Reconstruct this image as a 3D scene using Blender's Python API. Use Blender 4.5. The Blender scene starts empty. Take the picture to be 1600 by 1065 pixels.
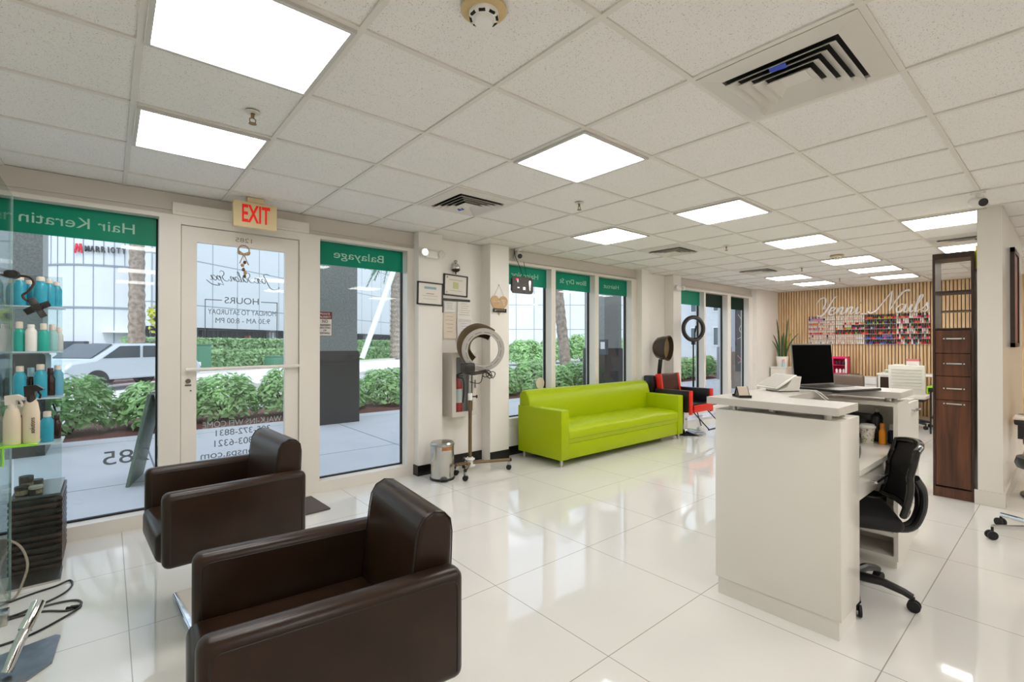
import bpy, bmesh, math, random
from mathutils import Vector, Matrix, Euler
random.seed(7)
PI = math.pi
S = bpy.context.scene
COL = S.collection

# ------------------------------------------------------------------ camera, light, exposure
F_PX = 745.367
cam_d = bpy.data.cameras.new('camera'); cam = bpy.data.objects.new('camera', cam_d); COL.objects.link(cam)
cam_d.sensor_fit = 'HORIZONTAL'; cam_d.sensor_width = 36.0; cam_d.lens = 36.0 * F_PX / 1600.0
cam_d.clip_start = 0.05; cam_d.clip_end = 400
YAW, PITCH, ROLL = 0.86785, 0.00455, 0.00056
fwd = Vector((math.cos(YAW)*math.cos(PITCH), math.sin(YAW)*math.cos(PITCH), math.sin(PITCH)))
rgt = Vector((math.sin(YAW), -math.cos(YAW), 0)); upv = rgt.cross(fwd)
r2 = rgt*math.cos(ROLL) + upv*math.sin(ROLL); u2 = -rgt*math.sin(ROLL) + upv*math.cos(ROLL)
CZ = 1.355
cm = Matrix((r2, u2, -fwd)).transposed().to_4x4(); cm.translation = (0, 0, CZ)
cam.matrix_world = cm
S.camera = cam
S.view_settings.view_transform = 'Standard'; S.view_settings.look = 'None'
S.view_settings.gamma = 1.0; S.view_settings.use_curve_mapping = False
S.view_settings.exposure = 0.08
PANEL = 12.3           # emission of the ceiling panels
w = bpy.data.worlds.new('sky'); S.world = w; w.use_nodes = True
nt = w.node_tree; bg = nt.nodes['Background']; sky = nt.nodes.new('ShaderNodeTexSky')
sky.sky_type = 'NISHITA'; sky.sun_disc = False; sky.sun_elevation = math.radians(58); sky.sun_rotation = math.radians(200)
sky.air_density = 1.0; sky.dust_density = 2.5; sky.ozone_density = 1.0
hz = nt.nodes.new('ShaderNodeMix'); hz.data_type = 'RGBA'; hz.inputs['Factor'].default_value = .75; hz.inputs[7].default_value = (1.33, 1.34, 1.40, 1)   # hazy white sky
nt.links.new(sky.outputs[0], hz.inputs[6]); nt.links.new(hz.outputs[2], bg.inputs[0]); bg.inputs[1].default_value = 0.95
sd = bpy.data.lights.new('sun', 'SUN'); so = bpy.data.objects.new('sun', sd); COL.objects.link(so)
sd.energy = 1.15; sd.angle = math.radians(4); sd.color = (1, 0.96, 0.9)
so.rotation_euler = Vector((0.25, 0.55, -0.95)).to_track_quat('-Z', 'Y').to_euler(); so.location = (0, -5, 30)

CEIL = 2.498
# ------------------------------------------------------------------ materials
def lin(c):
    return tuple((x/255/12.92 if x/255 <= .04045 else ((x/255+.055)/1.055)**2.4) for x in c)
MATS = {}
def mat(name, rgb=(200,200,200), rough=.5, metal=0., spec=.5, emit=0., alpha=None, noise=0., nscale=20., bump=0., bscale=60., coat=0., trans=0.):
    if name in MATS: return MATS[name]
    m = bpy.data.materials.new(name); m.use_nodes = True; MATS[name] = m
    n = m.node_tree; b = n.nodes['Principled BSDF']; c = (*lin(rgb), 1)
    b.inputs['Base Color'].default_value = c; b.inputs['Roughness'].default_value = rough
    b.inputs['Metallic'].default_value = metal; b.inputs['Specular IOR Level'].default_value = spec
    if coat: b.inputs['Coat Weight'].default_value = coat; b.inputs['Coat Roughness'].default_value = .08
    if trans: b.inputs['Transmission Weight'].default_value = trans
    if emit: b.inputs['Emission Color'].default_value = c; b.inputs['Emission Strength'].default_value = emit
    if alpha is not None: b.inputs['Alpha'].default_value = alpha
    tc = None
    if noise or bump:
        tc = n.nodes.new('ShaderNodeTexCoord')
    if noise:
        t = n.nodes.new('ShaderNodeTexNoise'); t.inputs['Scale'].default_value = nscale; t.inputs['Detail'].default_value = 4
        n.links.new(tc.outputs['Object'], t.inputs['Vector'])
        r = n.nodes.new('ShaderNodeValToRGB')
        r.color_ramp.elements[0].position = .3; r.color_ramp.elements[1].position = .7
        r.color_ramp.elements[0].color = tuple(max(0, x*(1-noise)) for x in c[:3]) + (1,)
        r.color_ramp.elements[1].color = tuple(min(1, x*(1+noise)) for x in c[:3]) + (1,)
        n.links.new(t.outputs['Fac'], r.inputs[0]); n.links.new(r.outputs[0], b.inputs['Base Color'])
    if bump:
        t = n.nodes.new('ShaderNodeTexNoise'); t.inputs['Scale'].default_value = bscale; t.inputs['Detail'].default_value = 3
        n.links.new(tc.outputs['Object'], t.inputs['Vector'])
        bp = n.nodes.new('ShaderNodeBump'); bp.inputs['Strength'].default_value = bump; bp.inputs['Distance'].default_value = .01
        n.links.new(t.outputs['Fac'], bp.inputs['Height']); n.links.new(bp.outputs[0], b.inputs['Normal'])
    return m

def math_node(n, op, a, b=None):
    x = n.nodes.new('ShaderNodeMath'); x.operation = op
    for i, v in enumerate((a, b)):
        if v is None: continue
        if isinstance(v, (int, float)): x.inputs[i].default_value = v
        else: n.links.new(v, x.inputs[i])
    return x.outputs[0]
def grid_mask(n, vec, axes, period, origin, width):
    """1 on the joint lines of a rectangular grid"""
    sep = n.nodes.new('ShaderNodeSeparateXYZ'); n.links.new(vec, sep.inputs[0]); out = None
    for ax, p, o in zip(axes, period, origin):
        v = math_node(n, 'SUBTRACT', sep.outputs[ax], o)
        v = math_node(n, 'DIVIDE', v, p)
        v = math_node(n, 'FRACT', math_node(n, 'ADD', v, 1000.5))
        v = math_node(n, 'ABSOLUTE', math_node(n, 'SUBTRACT', v, .5))
        v = math_node(n, 'LESS_THAN', v, width/p/2)
        out = v if out is None else math_node(n, 'MAXIMUM', out, v)
    return out
def grid_mat(name, rgb, line, axes, period, origin, width, rough=.5, spec=.5, noise=0., nscale=3., speck=None, bump=0.):
    m = mat(name, rgb, rough, spec=spec); n = m.node_tree; b = n.nodes['Principled BSDF']
    tc = n.nodes.new('ShaderNodeTexCoord')
    base = n.nodes.new('ShaderNodeRGB'); base.outputs[0].default_value = (*lin(rgb), 1); src = base.outputs[0]
    def mix(fac, a, col):
        x = n.nodes.new('ShaderNodeMix'); x.data_type = 'RGBA'
        n.links.new(fac, x.inputs['Factor']); n.links.new(a, x.inputs[6]); x.inputs[7].default_value = (*lin(col), 1)
        return x.outputs[2]
    if noise:
        t = n.nodes.new('ShaderNodeTexNoise'); t.inputs['Scale'].default_value = nscale; t.inputs['Detail'].default_value = 5
        n.links.new(tc.outputs['Object'], t.inputs['Vector'])
        f = math_node(n, 'MULTIPLY', t.outputs['Fac'], noise)
        src = mix(f, src, tuple(x*.75 for x in rgb))
    if speck:
        scale, thr, col = speck
        t = n.nodes.new('ShaderNodeTexNoise'); t.inputs['Scale'].default_value = scale; t.inputs['Detail'].default_value = 2
        n.links.new(tc.outputs['Object'], t.inputs['Vector'])
        src = mix(math_node(n, 'GREATER_THAN', t.outputs['Fac'], thr), src, col)
    if period:
        src = mix(grid_mask(n, tc.outputs['Object'], axes, period, origin, width), src, line)
    n.links.new(src, b.inputs['Base Color'])
    return m
def glass_mat(name, tint=(242,246,247), dens=.0, refl=1.):
    if name in MATS: return MATS[name]
    m = bpy.data.materials.new(name); m.use_nodes = True; MATS[name] = m; n = m.node_tree
    n.nodes.remove(n.nodes['Principled BSDF']); out = n.nodes['Material Output']
    tr = n.nodes.new('ShaderNodeBsdfTransparent'); tr.inputs[0].default_value = (*lin(tint), 1)
    gl = n.nodes.new('ShaderNodeBsdfGlossy'); gl.inputs['Roughness'].default_value = 0.02
    lw = n.nodes.new('ShaderNodeLayerWeight'); lw.inputs[0].default_value = .5
    fr = math_node(n, 'ADD', math_node(n, 'MULTIPLY', math_node(n, 'POWER', lw.outputs['Facing'], 5), .9), .035)
    mx = n.nodes.new('ShaderNodeMixShader')
    n.links.new(math_node(n, 'MULTIPLY', fr, refl), mx.inputs[0])
    n.links.new(tr.outputs[0], mx.inputs[1]); n.links.new(gl.outputs[0], mx.inputs[2]); n.links.new(mx.outputs[0], out.inputs[0])
    return m
def film_mat(name, rgb, opacity):
    """translucent vinyl film"""
    if name in MATS: return MATS[name]
    m = bpy.data.materials.new(name); m.use_nodes = True; MATS[name] = m; n = m.node_tree
    b = n.nodes['Principled BSDF']; b.inputs['Base Color'].default_value = (*lin(rgb), 1); b.inputs['Roughness'].default_value = .4
    tl = n.nodes.new('ShaderNodeBsdfTranslucent'); tl.inputs[0].default_value = (*lin(rgb), 1)
    tr = n.nodes.new('ShaderNodeBsdfTransparent'); tr.inputs[0].default_value = (*lin(tuple(min(255, x*1.3) for x in rgb)), 1)
    a = n.nodes.new('ShaderNodeMixShader'); a.inputs[0].default_value = .5
    c = n.nodes.new('ShaderNodeMixShader'); c.inputs[0].default_value = opacity
    n.links.new(b.outputs[0], a.inputs[1]); n.links.new(tl.outputs[0], a.inputs[2])
    n.links.new(tr.outputs[0], c.inputs[1]); n.links.new(a.outputs[0], c.inputs[2])
    n.links.new(c.outputs[0], n.nodes['Material Output'].inputs[0])
    return m
def wood_mat(name, dark, light, axis=2, scale=4, rough=.35, stretch=.08):
    if name in MATS: return MATS[name]
    m = mat(name, light, rough); n = m.node_tree; b = n.nodes['Principled BSDF']
    tc = n.nodes.new('ShaderNodeTexCoord'); mp = n.nodes.new('ShaderNodeMapping')
    sc = [1, 1, 1]; sc[axis] = stretch; mp.inputs['Scale'].default_value = sc
    t = n.nodes.new('ShaderNodeTexNoise'); t.inputs['Scale'].default_value = scale*6; t.inputs['Detail'].default_value = 6; t.inputs['Distortion'].default_value = .6
    n.links.new(tc.outputs['Object'], mp.inputs[0]); n.links.new(mp.outputs[0], t.inputs['Vector'])
    r = n.nodes.new('ShaderNodeValToRGB'); r.color_ramp.elements[0].position = .32; r.color_ramp.elements[1].position = .68
    r.color_ramp.elements[0].color = (*lin(dark), 1); r.color_ramp.elements[1].color = (*lin(light), 1)
    n.links.new(t.outputs['Fac'], r.inputs[0]); n.links.new(r.outputs[0], b.inputs['Base Color'])
    return m

# ------------------------------------------------------------------ mesh builder
def rotm(rot): return Euler(rot).to_matrix()
class MB:
    def __init__(s): s.v = []; s.f = []
    def add(s, vs, fs):
        o = len(s.v); s.v += [Vector(v) for v in vs]; s.f += [tuple(i+o for i in f) for f in fs]; return s
    def box(s, c, d, rot=(0,0,0), r=0., seg=2):
        c = Vector(c); R = rotm(rot); x, y, z = (k/2 for k in d)
        if r <= 0:
            vs = [Vector((a*x, b*y, e*z)) for a in (-1,1) for b in (-1,1) for e in (-1,1)]
            return s.add([R @ v + c for v in vs], [(0,1,3,2),(4,6,7,5),(0,4,5,1),(2,3,7,6),(0,2,6,4),(1,5,7,3)])
        bm = bmesh.new(); bmesh.ops.create_cube(bm, size=1)
        for v in bm.verts: v.co = Vector((v.co.x*d[0], v.co.y*d[1], v.co.z*d[2]))
        bmesh.ops.bevel(bm, geom=bm.edges[:], offset=min(r, min(d)*.49), segments=seg, profile=.5, affect='EDGES', clamp_overlap=True)
        bm.verts.index_update()
        s.add([R @ v.co + c for v in bm.verts], [tuple(v.index for v in f.verts) for f in bm.faces]); bm.free(); return s
    def b2(s, a, b, r=0., seg=2):
        """box from corner a to corner b"""
        return s.box([(p+q)/2 for p, q in zip(a, b)], [abs(q-p) for p, q in zip(a, b)], (0,0,0), r, seg)
    def tube(s, pts, rad, n=10, closed=False, cap=True):
        pts = [Vector(p) for p in pts]; m = len(pts); rs = rad if isinstance(rad, (list, tuple)) else [rad]*m
        rings = []; prev = None
        for i, p in enumerate(pts):
            if closed: t = pts[(i+1) % m] - pts[i-1]
            else: t = pts[min(i+1, m-1)] - pts[max(i-1, 0)]
            t.normalize()
            if prev is None:
                a = Vector((0,0,1)) if abs(t.z) < .9 else Vector((1,0,0)); nrm = t.cross(a).normalized()
            else:
                nrm = prev - t*prev.dot(t); nrm.normalize()
            prev = nrm; bn = t.cross(nrm)
            rings.append([p + (nrm*math.cos(2*PI*k/n) + bn*math.sin(2*PI*k/n))*rs[i] for k in range(n)])
        fs = []; L = m if closed else m-1
        for i in range(L):
            j = (i+1) % m
            for k in range(n): fs.append((i*n+k, i*n+(k+1) % n, j*n+(k+1) % n, j*n+k))
        if cap and not closed:
            fs.append(tuple(range(n))[::-1]); fs.append(tuple((m-1)*n+k for k in range(n)))
        return s.add([v for r in rings for v in r], fs)
    def cyl(s, a, b, r, r1=None, n=16): return s.tube([a, b], [r, r if r1 is None else r1], n)
    def lathe(s, prof, c=(0,0,0), axis=(0,0,1), n=24, a0=0, a1=2*PI, sx=1., sy=1.):
        """profile of (radius, height) round an axis through c"""
        q = Vector((0,0,1)).rotation_difference(Vector(axis).normalized()); c = Vector(c); full = abs(a1-a0-2*PI) < 1e-6
        m = n if full else n+1; vs = []
        for r, h in prof:
            for k in range(m):
                a = a0+(a1-a0)*k/n; vs.append(q @ Vector((r*math.cos(a)*sx, r*math.sin(a)*sy, h)) + c)
        fs = []
        for i in range(len(prof)-1):
            for k in range(n):
                k2 = (k+1) % m; fs.append((i*m+k, i*m+k2, (i+1)*m+k2, (i+1)*m+k))
        return s.add(vs, fs)
    def prism(s, poly, a, b, ax='y'):
        """2-D outline pushed along an axis from a to b"""
        n = len(poly)
        def P(u, v, t): return {'y': (u, t, v), 'x': (t, u, v), 'z': (u, v, t)}[ax]
        vs = [P(u, v, a) for u, v in poly] + [P(u, v, b) for u, v in poly]
        fs = [tuple(range(n)), tuple(range(2*n-1, n-1, -1))] + [(i, n+i, n+(i+1) % n, (i+1) % n) for i in range(n)]
        return s.add(vs, fs)
    def quad(s, a, b, c, d): return s.add([a, b, c, d], [(0,1,2,3)])
    def xf(s, loc=(0,0,0), rot=(0,0,0), sc=1):
        R = rotm(rot); s.v = [R @ (v*sc) + Vector(loc) for v in s.v]; return s
    def mesh(s, name, m, sharp=35):
        me = bpy.data.meshes.new(name); me.from_pydata([tuple(v) for v in s.v], [], s.f)
        bm = bmesh.new(); bm.from_mesh(me); bmesh.ops.recalc_face_normals(bm, faces=bm.faces[:]); bm.to_mesh(me); bm.free()
        for p in me.polygons: p.use_smooth = True
        me.set_sharp_from_angle(angle=math.radians(sharp))
        for q in (m if isinstance(m, (list, tuple)) else [m]): me.materials.append(q)
        return me
    def build(s, name, m, parent=None, loc=(0,0,0), rot=(0,0,0), sharp=35):
        o = bpy.data.objects.new(name, s.mesh(name, m, sharp)); COL.objects.link(o)
        o.location = loc; o.rotation_euler = rot
        if parent: o.parent = parent
        return o
def struct(o): o['kind'] = 'structure'; return o
def tag(o, label, cat, group=None, kind=None):
    o['label'] = label; o['category'] = cat
    if group: o['group'] = group
    if kind: o['kind'] = kind
    return o
def thing(name, label, cat, loc=(0,0,0), rz=0, group=None):
    o = bpy.data.objects.new(name, None); COL.objects.link(o); o.empty_display_size = .05
    o.location = loc; o.rotation_euler = (0, 0, rz); return tag(o, label, cat, group)
def copy_thing(root, loc, rz, label, group=None):
    r = root.copy(); COL.objects.link(r); r.location = loc; r.rotation_euler = (0, 0, rz); r['label'] = label
    if group: r['group'] = group
    for ch in list(root.children):
        c = ch.copy(); COL.objects.link(c); c.parent = r
        for g in ch.children:
            d = g.copy(); COL.objects.link(d); d.parent = c
    return r
def text(name, body, size, m, parent=None, loc=(0,0,0), face='-y', mirror=False, width=None, shear=0, depth=.001, align='CENTER', bold=0.):
    """lettering as a mesh; face '-y' is read looking along +y, '-x' looking along +x; mirror = seen through the glass from behind"""
    cu = bpy.data.curves.new(name, 'FONT'); cu.body = body; cu.size = size; cu.extrude = depth; cu.align_x = align; cu.align_y = 'CENTER'; cu.shear = shear; cu.offset = bold
    t = bpy.data.objects.new(name, cu); COL.objects.link(t); bpy.context.view_layer.update()
    me = bpy.data.meshes.new_from_object(t.evaluated_get(bpy.context.evaluated_depsgraph_get()))
    bpy.data.objects.remove(t); bpy.data.curves.remove(cu)
    xs = [v.co.x for v in me.vertices]; k = 1.
    if width: k = width/(max(xs)-min(xs))
    for v in me.vertices:
        x, y, z = v.co.x*k, v.co.y, v.co.z
        if mirror: x = -x
        if face == '-y': v.co = (x, -z, y)
        elif face == '-x': v.co = (-z, -x, y)
        elif face == '+z': v.co = (x, y, z)
    me.name = name; me.materials.clear(); me.materials.append(m)
    o = bpy.data.objects.new(name, me); COL.objects.link(o); o.location = loc
    if parent: o.parent = parent
    return o
def arc(c, r, a0, a1, n, plane='xz', ry=None):
    ry = r if ry is None else ry; out = []
    for i in range(n+1):
        a = a0+(a1-a0)*i/n; u, v = r*math.cos(a), ry*math.sin(a)
        out.append({'xz': (c[0]+u, c[1], c[2]+v), 'xy': (c[0]+u, c[1]+v, c[2]), 'yz': (c[0], c[1]+u, c[2]+v)}[plane])
    return out
def spline(pts, n=6):
    """smooth path through points (Catmull-Rom)"""
    P = [Vector(p) for p in pts]; P = [P[0]*2-P[1]] + P + [P[-1]*2-P[-2]]; out = []
    for i in range(1, len(P)-2):
        for k in range(n):
            t = k/n; a, b, c, d = P[i-1], P[i], P[i+1], P[i+2]
            out.append(.5*((2*b)+(c-a)*t+(2*a-5*b+4*c-d)*t*t+(3*b-a-3*c+d)*t**3))
    out.append(P[-2]); return out

# ------------------------------------------------------------------ the shell
X0, X1, YB, YW = -0.95, 11.55, -3.6, 4.45
white = mat('wall_paint', (238,233,226), .45, bump=.05, bscale=180)
wgloss = mat('column_tile', (226,220,210), .12)
framew = mat('frame_paint', (228,221,211), .4)
black = mat('black_plastic', (18,17,17), .35)
rubber = mat('black_rubber', (22,21,21), .6)
chrome = mat('chrome', (215,215,215), .1, 1.)
steel = mat('brushed_steel', (190,188,182), .28, 1., noise=.08, nscale=40)
whitep = mat('white_plastic', (235,232,226), .35)
paper = mat('paper', (236,230,220), .8)
glass = glass_mat('window_glass', (240,245,247), refl=.9)
floor_m = grid_mat('floor_tile', (228,225,219), (164,156,146), (0,1), (.789,.789), (1.6587,1.3105), .0045, .045, .75, .25, 1.2)
tbar = mat('grid_bar', (222,216,207), .5)
ceil_m = grid_mat('ceiling_tile', (236,232,227), (0,0,0), (0,1), None, None, 0, .9, .2, speck=(230, .655, (172,166,158)))
struct(MB().b2((X0-.2, YB-.2, -.15), (X1+.2, YW+.14, 0)).build('floor', floor_m))
CX0, CU, CY0, CV = .0891, .61265, 1.6772, .6066
def cellx(i): return CX0+CU*i
def celly(j): return CY0+CV*j
cb = MB().b2((X0-.2, YB-.2, CEIL+.004), (X1+.2, YW+.14, CEIL+.2))
co = struct(cb.build('ceiling', ceil_m))
bars = MB()
for i in range(-1, 19): bars.b2((cellx(i)-.012, YB, CEIL-.004), (cellx(i)+.012, YW+.05, CEIL+.006))
for j in range(-8, 5): bars.b2((X0, celly(j)-.012, CEIL-.0035), (X1, celly(j)+.012, CEIL+.0055))
struct(bars.build('trim_1', tbar, co))
struct(MB().b2((X0-.15, YB, 0), (X0, YW+.14, CEIL)).build('wall_left', white))
struct(MB().b2((X0, YB-.15, 0), (X1, YB, CEIL)).build('wall_back', white))
slat_l = wood_mat('oak_slat', (206,166,118), (232,202,160), 2, 5, .5)
slat_d = mat('slat_gap', (80,58,40), .8)
wr = struct(MB().b2((X1+.03, YB, 0), (X1+.18, YW+.14, CEIL)).build('wall_right', slat_d))
sl = MB(); k = 0
y = YB+.02
while y < 4.36:
    sl.b2((X1, y, 0), (X1+.04, y+.038, CEIL)); y += .052
struct(sl.build('trim_2', slat_l, wr))
# window wall: piers with a recess each, the header above and the low wall under the middle windows
wf = MB()
def pier(xa, ra, rb, xb, yf=4.33, yr=4.50):
    wf.b2((xa, yf, 0), (ra, YW+.14, CEIL)); wf.b2((rb, yf, 0), (xb, YW+.14, CEIL)); wf.b2((ra, yr, 0), (rb, YW+.14, CEIL))
pier(2.42, 2.70, 3.342, 3.62); pier(6.30, 6.50, 7.20, 7.44)
wf.b2((10.42, 4.33, 0), (X1+.18, YW+.14, CEIL))
wf.b2((3.62, 4.43, 0), (6.30, YW+.14, .40))
wall_front = struct(wf.build('wall_front', white))
bb = mat('black_baseboard', (20,18,18), .25)
b = MB()
for xa, xb, yf in ((2.41,2.70,4.32),(2.70,3.342,4.488),(3.342,3.62,4.32),(3.62,6.3,4.42),(6.29,6.5,4.32),(6.5,7.2,4.488),(7.2,7.45,4.32),(10.41,11.5,4.32)):
    b.b2((xa, yf, 0), (xb, yf+.0115, .105))
b.b2((2.408, 4.32, 0), (2.42, 4.43, .105))
struct(b.build('baseboard_front', bb))
# stub wall by the brown cabinet
struct(MB().b2((5.62, .385, 0), (7.9, .535, CEIL)).build('wall_partition', wgloss))
struct(MB().b2((5.605, .37, 0), (7.9, .385, .12)).b2((5.605, .3851, 0), (5.6195, .5549, .12)).build('baseboard_partition', mat('grey_baseboard', (222,216,206), .2)))
# ---- window frames, panes and the door
def window(n, xa, xb, panes, zb, zt=2.33, yf=4.42, yb=4.585):
    """frame with stiles at the pane edges; panes = list of (x0, x1)"""
    m = MB(); xs = [xa] + [v for p in panes for v in p] + [xb]
    for k in range(0, len(xs), 2): m.b2((xs[k], yf, zb-.10), (xs[k+1], yb, zt))
    for p in panes:
        m.b2((p[0], yf, zb-.10), (p[1], yb, zb)); m.b2((p[0], yf, zt-.03), (p[1], yb, zt))
    o = struct(m.build('window_%d' % n, framew))
    gk = MB()
    for p in panes:
        a, c = p
        gk.b2((a, 4.528, zb), (a+.012, 4.56, zt-.03)).b2((c-.012, 4.528, zb), (c, 4.56, zt-.03)).b2((a, 4.528, zb), (c, 4.56, zb+.012)).b2((a, 4.528, zt-.042), (c, 4.56, zt-.03))
    gk.build('gasket', rubber, o)
    g = MB()
    for p in panes: g.b2((p[0]+.002, 4.541, zb+.002), (p[1]-.002, 4.549, zt-.032))
    g.build('pane', glass, o); return o
win1 = window(1, X0, .37, [(X0+.05, .29)], .10)
win2 = window(2, 1.364, 2.43, [(1.465, 2.34)], .10)
win3 = window(3, 3.62, 6.30, [(3.66, 4.42), (4.498, 5.294), (5.378, 6.165)], .44, 2.35)
win4 = window(4, 7.44, 10.42, [(7.50, 8.387), (8.448, 9.313), (9.448, 10.257)], .16, 2.33)
hd = MB()
for xa, xb in ((X0, 2.42), (3.62, 6.30), (7.44, 10.42)):
    hd.b2((xa, 4.44, 2.33), (xb, 4.59, CEIL)); hd.b2((xa, 4.425, 2.365), (xb, 4.44, 2.375))
struct(hd.build('trim_3', mat('header_paint', (206,198,187), .5)))
dr = MB()
dr.b2((.37, 4.42, 0), (.425, 4.57, 2.33)).b2((1.29, 4.42, 0), (1.364, 4.57, 2.33)).b2((.425, 4.42, 2.265), (1.29, 4.57, 2.33)).b2((.37, 4.40, 2.33), (1.364, 4.44, 2.42)).b2((.39, 4.395, 2.352), (1.345, 4.40, 2.362))
door = struct(dr.build('door_1', framew))
leaf = MB().b2((.43, 4.44, .012), (.53, 4.485, 2.26)).b2((1.175, 4.44, .012), (1.285, 4.485, 2.26)).b2((.53, 4.44, 2.145), (1.175, 4.485, 2.26)).b2((.53, 4.44, .012), (1.175, 4.485, .27)).build('door_leaf', framew, door)
MB().b2((.532, 4.458, .272), (1.173, 4.466, 2.143)).build('door_pane', glass, leaf)
MB().tube([(.455,4.40,1.148),(1.28,4.40,1.158)], .014, 10).cyl((.47,4.44,1.148),(.47,4.40,1.148),.012).cyl((1.265,4.44,1.158),(1.265,4.40,1.158),.012).build('push_bar', framew, leaf)
lk = MB().cyl((.475,4.4405,1.06),(.475,4.432,1.06),.018).b2((.455,4.434,1.022),(.495,4.4405,1.034)).cyl((.492,4.4405,.985),(.492,4.434,.985),.006)
lk.build('lock', mat('lock_metal', (120,112,104), .35, .8), leaf)
MB().b2((1.292, 4.41, 2.0), (1.312, 4.425, 2.12)).build('hinge', framew, door)
# ---- vinyl on the glass, read from the street
green = film_mat('green_vinyl', (30,160,132), .7)
vt = mat('white_vinyl', (168,212,194), .5); dk = mat('grey_vinyl', (104,114,120), .6)
def band(par, xa, xb, z0=2.085, z1=2.298): MB().b2((xa+.012, 4.502, z0), (xb-.012, 4.505, z1)).build('vinyl_band', green, par)
def wtext(par, body, size, x, z, m=vt, width=None, shear=0, y=4.499, nm='vinyl_lettering'): return text(nm, body, size, m, par, (x, y, z), '-y', True, width, shear, .0008)
band(win1, X0+.05, .29); band(win2, 1.465, 2.34)
for a, c in ((3.66,4.42),(4.498,5.294),(5.378,6.165)): band(win3, a, c, 2.08, 2.318)
band(win4, 7.50, 8.387, 2.05, 2.298)
dgreen = film_mat('dark_green_vinyl', (40,70,58), .75)
for a, c in ((8.448,9.313),(9.448,10.257)): MB().b2((a+.012, 4.537, 2.05), (c-.012, 4.5405, 2.298)).build('vinyl_band', dgreen, win4)
wtext(win1, 'Hair Keratin', .105, -.15, 2.19, width=.60); wtext(win1, 'ex', .105, -.60, 2.2)
wtext(win2, 'Balayage', .105, 1.87, 2.19, width=.50)
wtext(win3, 'Haircolor', .095, 4.03, 2.205, width=.46); wtext(win3, 'Blow Dry St', .09, 4.93, 2.2, width=.54); wtext(win3, 'Haircut', .09, 5.77, 2.2, width=.36)
wtext(win1, '1285', .14, .155, .52, dk, width=.33)
ly = 4.4565
def dtext(b, s, x, z, wd=None, sh=0, m=dk): return wtext(leaf, b, s, x, z, m, wd, sh, ly)
dtext('HOURS', .075, .848, 1.70, .25); dtext('MONDAY TO SATURDAY', .06, .858, 1.604, .50); dtext('9:30 AM - 8:00 PM', .06, .858, 1.535, .40)
dtext('WALK-INS WELCOME', .068, .862, .70, .58, m=mat('pale_vinyl', (150,166,164), .6)); dtext('305-372-8831', .07, .858, .628, .40); dtext('786-803-6321', .075, .858, .545, .42); dtext('josesalonspa.com', .08, .868, .46, .62)
bx = MB()
for a, c in (((.585,1.40),(.588,1.70)), ((1.112,1.40),(1.116,1.70)), ((.585,1.697),(.70,1.701)), ((.99,1.697),(1.116,1.701))): bx.b2((a[0], 4.4555, a[1]), (c[0]+.003, 4.457, c[1]+.003))
bx.build('vinyl_border', dk, leaf)
# script lettering as drawn strokes (x, z in letter units); mirrored on the door
def script(name, strokes, m, par, org, sc, r, face='-y', mirror=False, slant=.25):
    s = MB()
    for st in strokes:
        pts = []
        for u, v in st:
            u2_ = (u + slant*v)*sc; v2_ = v*sc
            if mirror: u2_ = -u2_
            pts.append((org[0]+u2_, org[1], org[2]+v2_) if face == '-y' else (org[0], org[1]-u2_, org[2]+v2_))
        p = spline(pts, 5); L = len(p)
        s.tube(p, [r*(.45+.95*math.sin(PI*min(1, max(0, (i+.5)/L)))) for i in range(L)], 6)
    return s.build(name, m, par)
def sh(st, dx): return [[(u+dx, v) for u, v in q] for q in st]
L_a = [[(.42,.42),(.2,.5),(.0,.25),(.1,.0),(.3,.1),(.44,.48),(.4,.1),(.5,.0),(.62,.12)]]
L_e = [[(0,.2),(.25,.3),(.3,.46),(.12,.48),(0,.2),(.1,.0),(.3,.03),(.46,.18)]]
L_n = [[(0,.1),(.1,.45),(.08,.0)],[(.09,.1),(.25,.46),(.36,.42),(.32,.1),(.4,.0),(.54,.14)]]
L_i = [[(0,.14),(.12,.46),(.1,.08),(.18,.0),(.32,.14)],[(.16,.70),(.17,.74),(.18,.7)]]
L_l = [[(0,.14),(.22,.75),(.24,1.0),(.12,.9),(.08,.1),(.16,.0),(.32,.14)]]
L_s = [[(0,.08),(.18,.34),(.25,.52),(.29,.34),(.35,.14),(.24,-.01),(.05,.05)]]
L_o = [[(.2,.48),(.02,.3),(.08,.02),(.28,.06),(.34,.34),(.2,.48),(.46,.4)]]
L_p = [[(0,.2),(.14,.46),(-.02,-.45)],[(.1,.2),(.28,.48),(.4,.3),(.26,.02),(.08,.08)]]
L_S = [[(.62,.78),(.5,1.0),(.26,.9),(.3,.62),(.5,.4),(.4,.05),(.1,-.02),(-.05,.2)]]
L_J = [[(.0,.85),(.2,1.02),(.62,.9),(.5,.3),(.3,-.45),(-.15,-.62),(-.6,-.42)],[(-.6,-.42),(-.64,-.36),(-.58,-.34),(-.58,-.4)]]
jose = sh(L_J, 0) + sh(L_o, .62) + sh(L_s, 1.0) + sh(L_e, 1.3) + sh(L_S, 1.75) + sh(L_a, 2.35) + sh(L_l, 2.9) + sh(L_o, 3.15) + sh(L_n, 3.55) + sh(L_S, 4.15) + sh(L_p, 4.75) + sh(L_a, 5.2) + [[(4.75,-.45),(5.2,-.3),(5.1,-.5),(5.7,-.45),(6.1,-.1),(6.16,0)]]
script('vinyl_script', jose, dk, leaf, (1.075, 4.456, 1.86), .078, .0026, mirror=True)
text('door_number', '1285', .05, mat('faint_number', (150,140,130), .6), leaf, (.86, 4.4395, 2.20), '-y', True, .12)
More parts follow.
